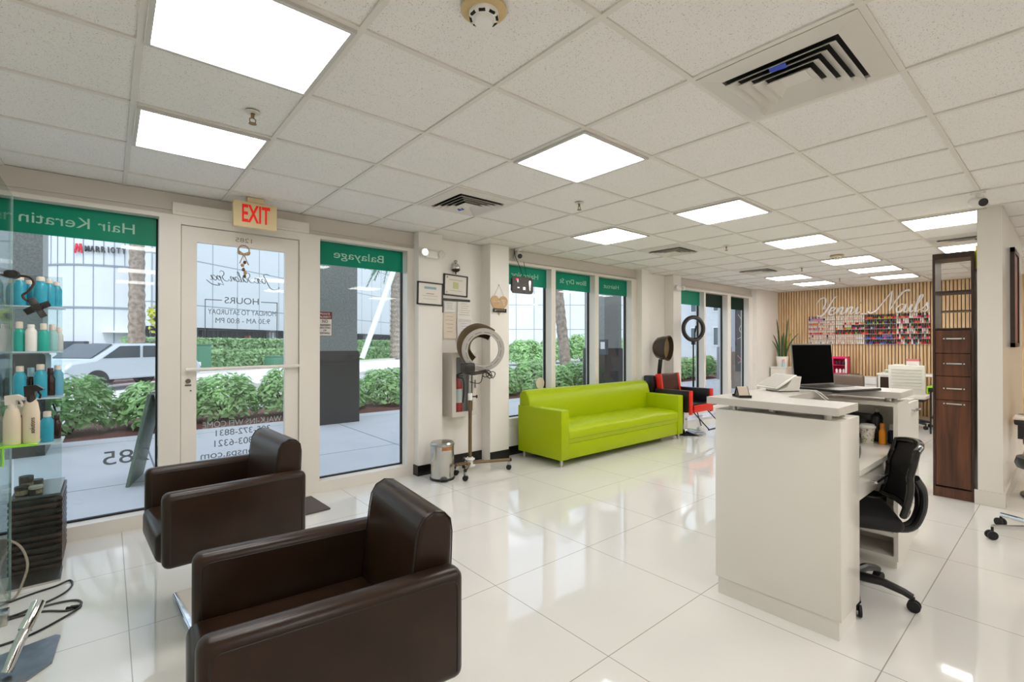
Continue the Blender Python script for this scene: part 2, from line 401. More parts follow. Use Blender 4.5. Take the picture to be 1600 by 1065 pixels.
# ---- ceiling lights
diff = mat('light_diffuser', (255,253,250), .5, emit=PANEL); lframe = mat('light_frame', (200,196,190), .4)
def light_thing():
    t = thing('ceiling_light', '', 'ceiling light')
    f = MB()
    for sx in (-1, 1):
        f.b2((sx*.285-.009, -.292, -.012), (sx*.285+.009, .292, .002)); f.b2((-.292, sx*.283-.009, -.012), (.292, sx*.283+.009, .002))
    f.build('frame', lframe, t); MB().b2((-.278, -.276, -.008), (.278, .276, .0)).build('diffuser', diff, t); return t
LG = 'square ceiling light panels'
SEEN = [(0,0,'bright ceiling light panel cut by the top edge of the picture, largest of all'), (0,2,'ceiling light panel over the glass door, next to a sprinkler head'),
 (3,0,'diamond shaped ceiling light panel between the smoke detector and the desk'), (6,2,'ceiling light panel nearest the middle windows, above the green sofa'),
 (6,0,'ceiling light panel above the row of windows and desk end, fourth from the near end'), (9,0,'ceiling light panel above the laptop, before the small far smoke detector'),
 (12,0,'far ceiling light panel touching a small smoke detector'), (14,0,'far ceiling light panel, middle of the three right of the sign lettering'), (16,0,'ceiling light panel nearest the slatted wall, above the silver lettering'),
 (14,2,'far ceiling light panel above the potted plant, nearer one of the pair'), (16,2,'far ceiling light panel above the potted plant, farther one of the pair'),
 (9,-2,'ceiling light panel left of the white security camera stub wall'), (12,-2,'ceiling light panel just above the top of the brown cabinet')]
proto = light_thing(); first = True
spots = SEEN + [(i, j, 'added ceiling light panel out of view behind the camera') for i, j in ((3,-4),(6,-4),(0,-4),(9,-5),(12,-5),(15,-5),(0,-7),(4,-7),(8,-7),(12,-7))]  # unseen panels continue the pattern, added to light the room
for i, j, lab in spots:
    loc = (cellx(i)+CU/2, celly(j)+CV/2, CEIL-.004)
    if first: proto.location = loc; proto['label'] = lab; proto['group'] = LG; first = False
    else: copy_thing(proto, loc, 0, lab, LG if 'behind' not in lab else 'added light panels behind the camera')
# ---- air vents
ventm = mat('vent_metal', (214,208,199), .35); vdark = mat('vent_dark', (14,12,10), .8); tape = mat('blue_tape', (40,70,190), .5)
def vent_thing(label, i, j, tapepos=None):
    t = thing('air_vent', label, 'air vent', (cellx(i)+CU/2, celly(j)+CV/2, CEIL-.004), 0, 'ceiling air vents')
    MB().b2((-.21, -.21, -.006), (.21, .21, .0)).build('duct', vdark, t)
    m = MB(); a = .293; q = .215
    for k in range(4):
        R = Matrix.Rotation(k*PI/2, 3, 'Z')
        m.add([R @ Vector(v) for v in ((-a,-a,-.003),(a,-a,-.003),(q,-q,-.016),(-q,-q,-.016),(a,-a,.0),(-a,-a,.0),(q,-q,-.002),(-q,-q,-.002))], [(0,1,2,3),(0,5,4,1),(3,2,6,7)])
    m.build('face_plate', ventm, t)
    for n, h in enumerate((.172, .132, .092, .05)):
        m = MB(); d = .033
        for k in range(4):
            R = Matrix.Rotation(k*PI/2, 3, 'Z')
            m.add([R @ Vector(v) for v in ((-h,-h,-.008),(h,-h,-.008),(h+d,-h-d,-.03),(-h-d,-h-d,-.03),(-h,-h,-.011),(h,-h,-.011),(h+d,-h-d,-.033),(-h-d,-h-d,-.033))], [(0,1,2,3),(4,7,6,5),(3,2,6,7),(0,4,5,1)])
        if n == 3: m.b2((-.05,-.05,-.012), (.05,.05,-.008))
        m.build('louvre', ventm, t)
    if tapepos: MB().box((tapepos[0], tapepos[1], -.030), (.03,.06,.004), (.0,.15,.2)).build('blue_tape', tape, t)['label'] = 'blue tape scrap'
    return t
vent_thing('large square air vent with a blue tape scrap, nearest the camera', 3, -2, (-.181,.003))
vent_thing('square air vent with hanging blue tape between the exit sign and the windows', 3, 2, (-.004,.10))
vent_thing('square air vent past the light panel over the green sofa', 8, 2)
vent_thing('far square air vent near the last windows', 12, 2)
vent_thing('square air vent by the stub wall, between two light panels', 11, -2)
# ---- sprinklers, smoke detectors, cameras
brass = mat('sprinkler_brass', (150,120,84), .35, .8)
def sprinkler(label, x, y):
    t = thing('sprinkler_head', label, 'sprinkler', (x, y, CEIL-.004), 0, 'ceiling sprinkler heads')
    MB().lathe([(0,0),(.034,0),(.030,-.006),(.012,-.009)]).build('escutcheon', ventm, t)
    m = MB().cyl((0,0,-.006),(0,0,-.03),.008).cyl((0,0,-.056),(0,0,-.059),.018,n=10)
    for s in (-1,1): m.tube([(0,0,-.026),(s*.014,0,-.036),(s*.012,0,-.05),(0,0,-.057)],.0028,6)
    m.build('nozzle', brass, t)
sprinkler('sprinkler head between the two big light panels near the exit sign', .542, 2.621); sprinkler('sprinkler head in line with the green sofa end', 2.917, 2.599)
sprinkler('sprinkler head above the reception desk ledge', 5.503, 2.626); sprinkler('small far sprinkler head left of the sign lettering', 7.934, 2.643); sprinkler('farthest sprinkler head, just before the slatted wall', 9.756, 2.655)
ivory = mat('aged_ivory', (206,178,128), .5)
def smoke(label, x, y):
    t = thing('smoke_detector', label, 'smoke detector', (x, y, CEIL-.004), 0, 'smoke detectors')
    MB().lathe([(0,0),(.078,0),(.078,-.008),(.066,-.014),(0,-.014)], n=32).build('base', ivory, t)
    h = MB().lathe([(.05,-.014),(.05,-.028),(.046,-.034),(.034,-.036),(.034,-.046),(.03,-.052),(0,-.055)], n=32).build('head', whitep, t)
    m = MB()
    for k in range(8): a = k*PI/4; m.box((.0445*math.cos(a), .0445*math.sin(a), -.0325), (.008,.022,.006), (0,0,a))
    m.build('slots', vdark, h)
smoke('large ivory smoke detector near the top of the picture', .975, 1.30); smoke('small far smoke detector at the edge of a light panel', 7.24, 2.0)
def cctv(label, x, y, z, up=1, head=-PI*.8):
    t = thing('security_camera', label, 'camera', (x, y, z), head); t.scale = (1.4,1.4,1.4)
    MB().lathe([(0,0),(.03,0),(.03,-.012*up),(0,-.012*up)], n=16).cyl((0,0,0),(0,0,-.04*up),.01).build('mount', whitep, t)
    MB().lathe([(0,-.045),(.022,-.045),(.027,-.03),(.027,.03),(.02,.042),(0,.042)], (0,0,-.055*up), (1,0,-.25), 20).build('body', whitep, t)
    MB().lathe([(0,.001),(.021,.0),(.021,-.004),(0,-.006)], (.043,0,-.066*up), (1,0,-.25), 20).build('lens', black, t)
cctv('white security camera on the ceiling above the stub wall', 5.0, .47, CEIL-.004)
cctv('small security camera at the ceiling above the hanging open sign', 3.80, 4.37, CEIL-.004, head=-PI*.6)

# ------------------------------------------------------------------ wall things by the door
red_l = mat('exit_red', (232,26,16), .4, emit=.25)
t = thing('exit_sign', 'cream exit sign with red letters hanging over the glass door', 'exit sign', (.888, 4.2, 2.36))
MB().box((0,0,0), (.31,.05,.20), r=.006).build('housing', mat('exit_cream', (226,205,160), .5), t)
text('lettering', 'EXIT', .19, red_l, t, (0,-.0262,0), '-y', False, .20, bold=.004)
MB().b2((-.06,-.03,.10), (.06,.03,.135)).build('canopy', mat('exit_cream'), t)
t = thing('emergency_light', 'white twin-head emergency light high on the wall beside the window', 'emergency light', (2.555, 4.33, 2.275))
MB().box((0,-.025,0), (.15,.05,.085), r=.02, seg=3).build('body', whitep, t)
for sx in (-1, 1):
    h = MB().lathe([(0,.0),(.036,0),(.042,-.035),(.036,-.042)], (sx*.10,-.03,.005), (0,1,0), 20).build('lamp_head', whitep, t)
    MB().lathe([(0,-.046),(.02,-.044),(.035,-.04)], (sx*.10,-.03,.005), (0,1,0), 20).build('lens', mat('lamp_lens', (250,250,246), .15, emit=(1.2 if sx < 0 else 0)) if sx < 0 else mat('lamp_lens_off', (214,210,204), .15), h)
t = thing('emergency_light', 'far white emergency light on the wall above the hooded dryer', 'emergency light', (7.32, 4.33, 2.28))
MB().box((0,-.025,0), (.15,.05,.085), r=.02, seg=3).build('body', whitep, t)
for sx in (-1, 1): MB().lathe([(0,-.046),(.036,-.042),(.042,-.03),(.036,0),(0,0)], (sx*.10,-.03,.005), (0,1,0), 16).build('lamp_head', whitep, t)
fr_b = mat('frame_black', (28,22,20), .4)
def framed(label, xc, y, zc, wd, ht, inks, ry=0):
    t = thing('framed_certificate', label, 'certificate', (xc, y, zc)); t.rotation_euler = (0, ry, 0)
    f = MB(); b_ = .014
    for s in (-1, 1):
        f.b2((s*(wd/2-b_/2)-b_/2, -.018, -ht/2), (s*(wd/2-b_/2)+b_/2, 0, ht/2)); f.b2((-wd/2, -.018, s*(ht/2-b_/2)-b_/2), (wd/2, 0, s*(ht/2-b_/2)+b_/2))
    f.build('frame', fr_b, t)
    sh_ = MB().b2((-wd/2+b_, -.010, -ht/2+b_), (wd/2-b_, -.004, ht/2-b_)).build('certificate_paper', paper, t)
    for nm, c, (u, v, a, e) in inks: MB().b2((u-a/2, -.0112, v-e/2), (u+a/2, -.0100, v+e/2)).build(nm, mat('ink_%d_%d_%d' % c, c, .8), sh_)
framed('black framed certificate on the wall corner next to the window', 2.548, 4.328, 1.866, .305, .238, [('heading_print',(150,180,190),(0,.06,.14,.024)),('name_print',(205,170,160),(0,.0,.09,.01)),('line_print',(200,196,186),(0,-.022,.18,.006)),('line_print',(200,196,186),(-.03,-.055,.10,.005)),('line_print',(200,196,186),(.05,-.055,.05,.005))], .02)
framed('black framed certificate with yellow-green seal in the wall recess', 2.976, 4.498, 2.0, .318, .238, [('seal',(206,208,150),(0,.0,.07,.07)),('line_print',(198,194,170),(0,.06,.18,.008)),('line_print',(198,194,170),(0,-.06,.16,.006)),('stamp',(196,150,110),(-.115,.085,.018,.018)),('stamp',(180,150,130),(-.115,-.08,.014,.014))], .03)
t = thing('wall_bell', 'small silver ornament hanging above the certificate with the seal', 'ornament', (2.965, 4.47, 2.2))
MB().lathe([(0,-.05),(.03,-.045),(.045,-.02),(.048,.0),(.035,.035),(.012,.05),(0,.055)], n=20).build('bell', chrome, t)
MB().lathe([(.046,-.02),(.05,-.028),(.03,-.048),(0,-.055)], n=20).cyl((0,0,-.05),(0,0,-.075),.007).build('rim', mat('bell_dark', (70,58,48), .3, .7), t)
MB().tube(arc((0,0,.065), .014, 0, 2*PI, 12)[:-1], .003, 6, True).cyl((0,.03,.078),(0,0,.078),.003).build('hook', mat('bell_dark'), t)
def sheet(label, xc, zc, wd, ht, y, ry=0, c=(232,226,216), lines=5, nm='paper_notice'):
    t = thing(nm, label, 'notice', (xc, y, zc), 0, 'notices pinned in the wall recess'); t.rotation_euler = (0, ry, 0)
    s = MB(); n = 8
    for k in range(n):
        z0 = ht/2-ht*k/n; z1 = ht/2-ht*(k+1)/n; q = lambda i: -.002-.008*(i/n)**2
        s.add([(-wd/2,q(k),z0),(wd/2,q(k),z0),(wd/2,q(k+1),z1),(-wd/2,q(k+1),z1),(-wd/2,q(k)+.0012,z0),(wd/2,q(k)+.0012,z0),(wd/2,q(k+1)+.0012,z1),(-wd/2,q(k+1)+.0012,z1)], [(0,1,2,3),(7,6,5,4),(0,3,7,4),(1,5,6,2)])
    s.build('sheet', mat('sheet_%d' % c[0], c, .8), t)
    l = MB()
    for k in range(lines):
        z = ht*.38-ht*.75*k/max(1,lines); wl = wd*random.uniform(.4,.75); yy = -.0035-.008*((ht/2-z)/ht)**2
        l.box((random.uniform(-.05,.05)*wd, yy, z), (wl,.0008,.004))
    l.build('print', mat('print_grey', (172,166,158), .8), t)
sheet('long notice hanging lowest left in the recess, under the small card', 2.90, 1.545, .165, .28, 4.496, .03, (230,216,198), 5)
sheet('tall white notice in the recess under the black rail', 3.10, 1.725, .20, .20, 4.494, .02, (236,230,222), 6)
sheet('lower right notice half hidden by the silver hair dryer', 3.09, 1.50, .19, .28, 4.488, -.02, (226,222,220), 7)
sheet('small notice card pinned left under the black rail', 2.895, 1.755, .135, .11, 4.492, 0, (234,232,226), 4)
tag(MB().b2((2.80,4.484,1.825),(3.17,4.4995,1.85)).b2((2.79,4.484,1.69),(2.812,4.4995,1.85)).build('document_frame_rail', fr_b), 'black corner frame rail above the paper notices in the recess', 'rail')
# heart shaped sign
hs = []
for k in range(40):
    a = 2*PI*k/40; hs.append((.0078*16*math.sin(a)**3, .0078*(13*math.cos(a)-5*math.cos(2*a)-2*math.cos(3*a)-math.cos(4*a))+.01))
t = thing('heart_sign', 'tan wooden heart sign with wireless symbol hanging on the pier', 'sign', (3.466, 4.328, 1.80))
MB().prism(hs, -.012, -.002).build('heart_board', mat('tan_board', (198,164,124), .6, noise=.1), t)
MB().b2((-.095,-.02,-.088), (.10,-.0125,-.045)).build('code_strip', fr_b, t)
text('lettering', 'Free Wifi', .03, mat('sign_cream', (236,224,204), .6), t, (-.04,-.0128,.035), '-y', False, .10, .2)
text('code', '# * * * * *', .03, mat('sign_cream'), t, (0,-.0208,-.066), '-y', False, .15)
wm = MB()
for r in (.018,.034,.05): wm.tube(arc((.065,-.0135,.01), r, PI*.27, PI*.73, 8), .0032, 6)
wm.lathe([(0,-.002),(.007,0),(0,.002)], (.065,-.0135,.008), (0,1,0), 10).build('wireless_symbol', mat('sign_cream'), t)
MB().tube([(-.07,-.006,.105),(0,-.004,.23),(.07,-.006,.105)], .0018, 5).build('cord', mat('twine', (190,182,170), .8), t)
MB().cyl((0,0,.23),(0,-.01,.23),.006).build('nail', steel, t)
# fire extinguisher cabinet and extinguisher
cabm = mat('cabinet_enamel', (206,198,188), .4)
t = thing('extinguisher_cabinet', 'pale metal fire extinguisher cabinet in the wall recess', 'cabinet', (2.97, 4.499, .905))
m = MB(); W, H, D = .32, .69, .18
m.b2((-W/2,-D,-H/2),(-W/2+.012,0,H/2)).b2((W/2-.012,-D,-H/2),(W/2,0,H/2)).b2((-W/2+.012,-D,H/2-.012),(W/2-.012,0,H/2)).b2((-W/2+.012,-D,-H/2),(W/2-.012,0,-H/2+.012)).b2((-W/2+.012,-.012,-H/2+.012),(W/2-.012,0,H/2-.012))
m.build('box', cabm, t)
m = MB().b2((-W/2,-D-.014,-H/2),(-W/2+.05,-D,H/2)).b2((W/2-.05,-D-.014,-H/2),(W/2,-D,H/2)).b2((-W/2+.05,-D-.014,H/2-.05),(W/2-.05,-D,H/2)).b2((-W/2+.05,-D-.014,-H/2),(W/2-.05,-D,-H/2+.05))
d_ = m.build('door', cabm, t); MB().b2((-W/2+.05,-D-.008,-H/2+.05),(W/2-.05,-D-.005,H/2-.05)).build('door_pane', glass, d_); MB().box((W/2-.025,-D-.02,0),(.012,.012,.09)).build('handle', chrome, d_)
t = thing('fire_extinguisher', 'red fire extinguisher inside the pale wall cabinet', 'fire extinguisher', (2.94, 4.41, .573))
MB().lathe([(0,0),(.055,0),(.058,.01),(.058,.31),(.05,.35),(.02,.38),(.018,.40),(0,.40)], n=24).build('cylinder', mat('fire_red', (206,26,22), .3), t)
MB().box((0,0,.415),(.035,.03,.04)).box((.03,0,.44),(.10,.016,.012),(0,-.3,0)).box((.03,0,.418),(.09,.016,.01)).build('valve', black, t)
MB().tube(spline([(.02,0,.40),(.075,-.01,.38),(.085,-.01,.25),(.07,-.01,.12)]), .008, 8).build('hose', rubber, t)
MB().lathe([(.0585,.13),(.0585,.28)], a0=PI*1.1, a1=PI*1.9, n=10).build('label_sheet', paper, t)
# steel pedal bin
t = thing('pedal_bin', 'round steel pedal bin with a rusty lid edge beside the window', 'trash bin', (2.56, 4.10, 0), -2.0)
MB().lathe([(.122,0),(.125,.005),(.125,.022),(.117,.024)], n=40).build('base_ring', black, t)
MB().lathe([(.117,.022),(.117,.335)], n=40).build('body', mat('bin_steel', (205,203,198), .22, 1.), t)
MB().lathe([(.121,.335),(.121,.358),(.108,.372),(.06,.382),(0,.385)], n=40).build('lid', steel, t)
MB().lathe([(.1185,.30),(.1185,.333)], n=8, a0=-.15, a1=.75).build('rust_patch', mat('rust', (176,112,70), .8, noise=.3, nscale=60), t)
MB().box((.125,0,.02),(.05,.075,.03),r=.006).box((.155,0,.03),(.03,.07,.006)).build('pedal', black, t)
# silver standing hair dryer on castors
dm = mat('dryer_bronze', (112,94,68), .28, .65); gr = mat('dryer_grey', (196,190,182), .3); silv = mat('pole_bronze', (128,106,80), .25, .8)
t = thing('hood_dryer', 'standing hair dryer with round grey ring hood on a castor base by the recess', 'hair dryer', (2.87, 4.06, 0))
MB().tube([(0,0,.13),(0,0,.80)], .019, 16).build('pole', silv, t)
st_ = MB().tube([(0,0,.78),(0,0,1.06)], .013, 12).build('inner_pole', chrome, t)
cl = MB().cyl((0,0,.765),(0,0,.835),.025).build('clamp', whitep, t); MB().cyl((.02,-.01,.80),(.06,-.03,.80),.008).lathe([(0,0),(.017,0),(.017,.016),(0,.016)],(.055,-.027,.80),(.85,-.5,0),12).build('knob', black, cl)
MB().cyl((0,0,.075),(0,0,.175),.032).cyl((0,0,.15),(0,0,.162),.05).cyl((0,0,.085),(0,0,.10),.055).build('hub', whitep, t)
legm = MB()
for a, L_ in ((-.30,.45), (1.2,.24), (2.75,.15), (3.92,.26)):
    e = Vector((math.cos(a), math.sin(a), 0))*L_
    l = MB().tube([e*.08+Vector((0,0,.115)), e+Vector((0,0,.105))], .016, 10).build('leg', silv, t)
    MB().tube([e*.985+Vector((0,0,.105)), e*1.03+Vector((0,0,.1045))], .018, 10).build('end_cap', black, l)
    w_ = MB().box(e*.97+Vector((0,0,.07)), (.02,.03,.04)).build('castor_fork', chrome, l)
    MB().cyl(e*.97+Vector((-.012,-.012,.028)), e*.97+Vector((.012,.012,.028)), .028, n=16).build('castor_wheel', rubber, l)
# hood: a grey ring facing the room with a bronze half shell behind it
rc = Vector((.135, -.05, 1.285)); nrm = Vector((-.46, -.88, -.12)).normalized(); hx = Vector((0,0,1)).cross(-nrm).normalized(); hz = (-nrm).cross(hx)
def ringpt(a, r, d): return rc + hx*(r*math.cos(a)) - nrm*d + hz*(r*math.sin(a))
for nm_, r0, r1, d0, d1, mm in (('ring', .165, .205, -.012, .03, gr), ('outer_ring', .205, .226, .0, .035, gr)):
    s = MB(); N = 48; vs = []
    for k in range(N):
        a = 2*PI*k/N; vs += [ringpt(a, r0, d0), ringpt(a, r1, d0), ringpt(a, r1, d1), ringpt(a, r0, d1)]
    s.add(vs, [(4*k+i, 4*k+(i+1) % 4, 4*((k+1) % N)+(i+1) % 4, 4*((k+1) % N)+i) for k in range(N) for i in range(4)]); s.build(nm_, mm, t)
s = MB(); vs = []; N = 26; prof = [(.224,.02,0),(.240,.08,.015),(.240,.14,.03),(.20,.20,.02),(.115,.225,0),(.11,.215,0),(.19,.19,.02),(.228,.137,.03),(.23,.08,.015),(.214,.025,0)]
for k in range(N+1):
    a = math.radians(-52+k*(122+52)/N); end = min(1, min(k, N-k)/7+.22)
    for r, d, up_ in prof: vs.append(ringpt(a, r, .02+(d-.02)*end)+hz*up_*end+hx*up_*end*.9)
n_ = len(prof); s.add(vs, [(k*n_+i, k*n_+(i+1) % n_, (k+1)*n_+(i+1) % n_, (k+1)*n_+i) for k in range(N) for i in range(n_)] + [tuple(range(n_)), tuple(N*n_+i for i in range(n_))])
s.build('hood_shell', dm, t)
sl_ = MB()
for k in range(12): sl_.tube([ringpt(2*PI*(k+q/6*.75)/12, .186, -.0135) for q in range(7)], .003, 5)
sl_.build('ring_vents', mat('vent_grey', (120,114,108), .4), t)
MB().box((-.03,.0,1.10),(.12,.12,.10),r=.02).tube(spline([(-.06,.02,1.06),(.0,-.02,1.04),(.08,-.03,1.045),(.17,-.05,1.06)]),.018,10).build('yoke', mat('dryer_dark', (44,36,30), .35), t)
cd = MB()
for k in range(4):
    c0 = Vector((.15+.03*k,-.07,1.035-.015*(k % 2))); cd.tube([c0+Vector((.035*math.cos(a+k),.012*math.sin(2*a),.035*math.sin(a))) for a in [2*PI*q/14 for q in range(14)]], .0045, 6, True)
cd.tube(spline([(.13,-.05,1.03),(.10,-.05,.95),(.04,-.04,.94),(-.02,-.02,.96)]), .0045, 6); cd.build('power_cord', rubber, t)
# lit window sign
t = thing('light_up_sign', 'dark rounded light-up sign hung by cords at the top of the window', 'sign', (3.83, 4.33, 2.055))
MB().prism([(.17*sx+(-.03*sx if q else 0), .10*sz+(0 if q else -.03*sz)) for sx, sz, qs in ((1,1,(0,1)),(-1,1,(1,0)),(-1,-1,(0,1)),(1,-1,(1,0))) for q in qs], -.015,.015,'y').build('panel', mat('led_panel', (52,44,34), .25, noise=.25, nscale=40), t)
MB().b2((-.09,-.0165,.03),(-.075,-.015,.07)).b2((-.09,-.0165,-.04),(-.055,-.015,-.025)).b2((.0,-.0165,-.055),(.04,-.015,-.02)).build('painted_glint', mat('glint_white', (230,230,236), .3, emit=.6), t)  # bright glints on the dark panel, drawn as glowing strips
MB().b2((-.105,-.0168,.055),(-.085,-.015,.075)).build('red_led', mat('led_red', (255,40,70), .3, emit=2.), t)
MB().b2((.10,-.0168,-.06),(.125,-.015,.06)).build('chrome_bar', chrome, t)
MB().tube(spline([(.02,0,.09),(-.02,.02,.22),(-.09,.03,.36),(-.10,.03,.437)]),.004,6).tube([(.08,0,.09),(.08,.06,.30)],.003,6).build('cord', rubber, t)
tag(MB().lathe([(0,0),(.075,0),(.075,-.003),(0,-.003)], (4.33,4.5395,.83), (0,1,0), 30).build('window_sticker', mat('sticker', (226,210,186), .6)), 'round cream sticker on the glass above the green sofa', 'sticker')
# warning plate on the window
t = thing('warning_plate', 'private property no trespassing plate on the tall window', 'sign', (1.55, 4.539, 1.535))
MB().box((0,0,0),(.135,.003,.23),(0,0,0)).build('plate', mat('plate_white', (214,210,206), .5), t)
MB().b2((-.062,-.0026,.045),(.062,-.0016,.11)).build('red_header', mat('plate_red', (112,26,34), .5), t)
for b_, s_, z_, w_, m_ in (('PRIVATE',.03,.092,.09,'plate_white'),('PROPERTY',.03,.062,.105,'plate_white'),('NO',.04,.022,.05,'ink'),('TRESPASSING',.024,-.012,.105,'ink'),('SOLICITING',.024,-.038,.10,'ink'),('OR',.022,-.062,.03,'ink'),('LOITERING',.024,-.088,.09,'ink')):
    text('lettering', b_, s_, mat('plate_ink', (70,30,36), .6) if m_ == 'ink' else mat('plate_white'), t, (0,-.0030,z_), '-y', False, w_)
fb = MB()
for s_ in (-1,1): fb.b2((s_*.065-.002,-.0026,-.113),(s_*.065+.002,-.0014,.113)).b2((-.066,-.0026,s_*.112-.002),(.066,-.0014,s_*.112+.002))
fb.build('border', mat('plate_ink', (70,30,36), .6), t)
# door garland
t = thing('door_hanger', 'small ring garland with ribbon and pinecones hung at the top of the door glass', 'garland', (.855, 4.435, 2.10))
MB().tube(arc((0,0,.02),.04,0,2*PI,20)[:-1], .006, 6, True).build('ring', mat('rope', (176,160,140), .8), t)
MB().tube(spline([(0,0,-.01),(-.035,-.004,-.015),(-.04,-.004,.01),(0,0,-.01),(.035,-.004,-.015),(.042,-.004,.008),(0,0,-.01)]),.005,6).tube([(0,0,-.01),(-.03,0,-.09)],.004,6).tube([(0,0,-.01),(.035,0,-.10)],.004,6).build('bow', mat('bow_tan', (186,150,100), .7), t)
MB().tube([(0,0,-.01),(.0,0,-.20)],.002,5).build('string', mat('string_gold', (205,180,110), .6), t)
for k, (dx, dz) in enumerate(((.006,-.08),(-.012,-.105),(-.004,-.14),(.01,-.165),(.004,-.195))):
    MB().lathe([(0,-.016),(.011,-.008),(.013,0),(.008,.012),(0,.016)],(dx,-.006,dz),(.2,0,1),10).build('pinecone', mat('cone_brown', (112,72,48), .7) if k % 2 == 0 else mat('cone_gold', (190,150,90), .5), t)
# door mat
tag(MB().box((1.13,4.12,.008),(.50,.42,.016),(0,0,.05),r=.006).build('door_mat', mat('mat_grey', (84,74,68), .9, noise=.2, nscale=200)), 'dark grey door mat lying at the glass door', 'door mat')

# ------------------------------------------------------------------ styling chairs in front
leather = mat('brown_black_leather', (44,29,19), .3, spec=.3, noise=.25, nscale=9, bump=.06, bscale=260)
stitch = mat('leather_seam', (30,22,18), .5)
def cushion(a, b_, r, seg=4): return MB().b2(a, b_, r, seg)
def styling_chair(label, loc, rz, lift=0., L=.63, Wd=.60):
    """faces local -x, back at +x"""
    t = thing('styling_chair', label, 'salon chair', loc, rz, 'brown-black styling chairs')
    A = .082; z0, z1 = .36+lift, .685+lift
    for s in (-1, 1):
        yo, yi = s*Wd/2, s*(Wd/2-A)
        m = MB().b2((-L/2, min(yo,yi), z0), (L/2, max(yo,yi), z1), .03, 4); a_ = m.build('armrest', leather, t)
        for yy in (yo, yi):
            MB().tube([(-L/2+.026,yy,z0+.03),(-L/2+.026,yy,z1-.05)]+arc((-L/2+.05,yy,z1-.05),.024,PI,PI/2,6)+[(L/2-.05,yy,z1-.026)]+arc((L/2-.05,yy,z1-.05),.024,PI/2,0,6)+[(L/2-.026,yy,z0+.03)], .0018, 5).build('piping', stitch, a_)
    w2 = Wd/2-A-.002
    MB().b2((-L/2-.015,-w2,.36+lift),(L/2-.12,w2,.50+lift),.035,4).build('seat', leather, t)
    # backrest leans and is rounded at the top
    pr = [(L/2-.155,.44+lift),(L/2-.135,.60+lift),(L/2-.118,.75+lift),(L/2-.11,.795+lift),(L/2-.092,.825+lift),(L/2-.06,.840+lift),(L/2-.025,.833+lift),(L/2-.004,.81+lift),(L/2+.002,.77+lift),(L/2-.004,.60+lift),(L/2-.02,.40+lift),(L/2-.12,.40+lift)]
    bm_ = MB().prism(pr, -w2+.002, w2-.002, 'y'); b_ = bm_.build('backrest', leather, t, sharp=50)
    md = b_.modifiers.new('bevel', 'BEVEL'); md.width = .014; md.segments = 3; md.limit_method = 'ANGLE'; md.angle_limit = math.radians(50)
    for yy in (-w2+.006, w2-.006): MB().tube([(x*.999, yy, z-.002) for x, z in pr[1:11]], .0024, 5).build('piping', stitch, b_)
    MB().b2((-L/2+.06,-.2,.33+lift),(L/2-.08,.2,.365+lift)).build('under_plate', black, t)
    MB().cyl((.075,0,.03),(.075,0,.22),.045,n=20).cyl((.075,0,.2),(.075,0,.34+lift),.028,n=16).build('pump', chrome, t)
    MB().box((.075,0,.016),(.52,.54,.032),r=.012,seg=3).build('base', chrome, t)
    return t
styling_chair('near brown-black leather styling chair, cut by the bottom of the picture', (.512,1.515,0), -.10, .0, .67, .615)
styling_chair('brown-black leather styling chair in front of the glass door', (.4625,2.84,0), .055, .02, .60, .645)

# ------------------------------------------------------------------ green sofa
lime = mat('lime_leather', (164,184,0), .36, spec=.25, bump=.02, bscale=8)
t = thing('sofa', 'lime green three-seat sofa with steel legs below the middle windows', 'sofa', (4.99, 3.98, 0))
SL, y0, y1 = 2.48, -.385, .335
for s in (-1, 1):
    MB().b2((s*SL/2-(.125 if s>0 else 0),y0,.075),(s*SL/2+(.125 if s<0 else 0),y1,.62),.012,2).build('armrest', lime, t)
MB().b2((-SL/2+.126,y0+.015,.075),(SL/2-.126,y1,.245),.008).build('base', lime, t)
n1, n2 = 24, 10; s = MB(); vs = []; xa, xb, ya, yb = -SL/2+.128, SL/2-.128, y0+.004, y1-.19
sm = MB()
P2 = [(ya+.012,.247),(ya,.30),(ya+.004,.375),(ya+.03,.405),(ya+.10,.418),(ya+.28,.425),(yb-.02,.42),(yb+.05,.40),(yb+.05,.247)]
for i in range(n1+1):
    x = xa+(xb-xa)*i/n1; dip = .012*math.sin(PI*i/n1)-.006*math.cos(4*PI*i/n1)
    for k, (y_, z_) in enumerate(P2): vs.append((x, y_, z_+(dip if 3 <= k <= 6 else 0)))
m_ = len(P2); s.add(vs, [(i*m_+k, i*m_+(k+1) % m_, (i+1)*m_+(k+1) % m_, (i+1)*m_+k) for i in range(n1) for k in range(m_)] + [tuple(range(m_)), tuple(n1*m_+k for k in range(m_))])
sc_ = s.build('seat_cushion', lime, t, sharp=50)
MB().tube([(xa+.01, ya-.001, .30),(xb-.01, ya-.001, .30)], .003, 5).build('seam', mat('lime_seam', (128,146,4), .5), sc_)
bk = [(yb-.005,.40),(yb-.012,.52),(yb+.0,.64),(yb+.03,.74),(yb+.07,.785),(yb+.115,.80),(yb+.16,.785),(yb+.19,.74),(yb+.19,.10),(yb+.06,.10),(yb+.05,.40)]
b_ = MB().prism([(u,v) for u,v in bk], -SL/2+.02, SL/2-.02, 'x').build('backrest', lime, t, sharp=50)
md = b_.modifiers.new('bevel', 'BEVEL'); md.width = .02; md.segments = 3; md.limit_method = 'ANGLE'; md.angle_limit = math.radians(50)
for x_ in (-SL/2+.05, SL/2-.05):
    for y_ in (y0+.05, y1-.06): MB().cyl((x_,y_,0),(x_,y_,.08),.018,n=14).build('leg', steel, t)

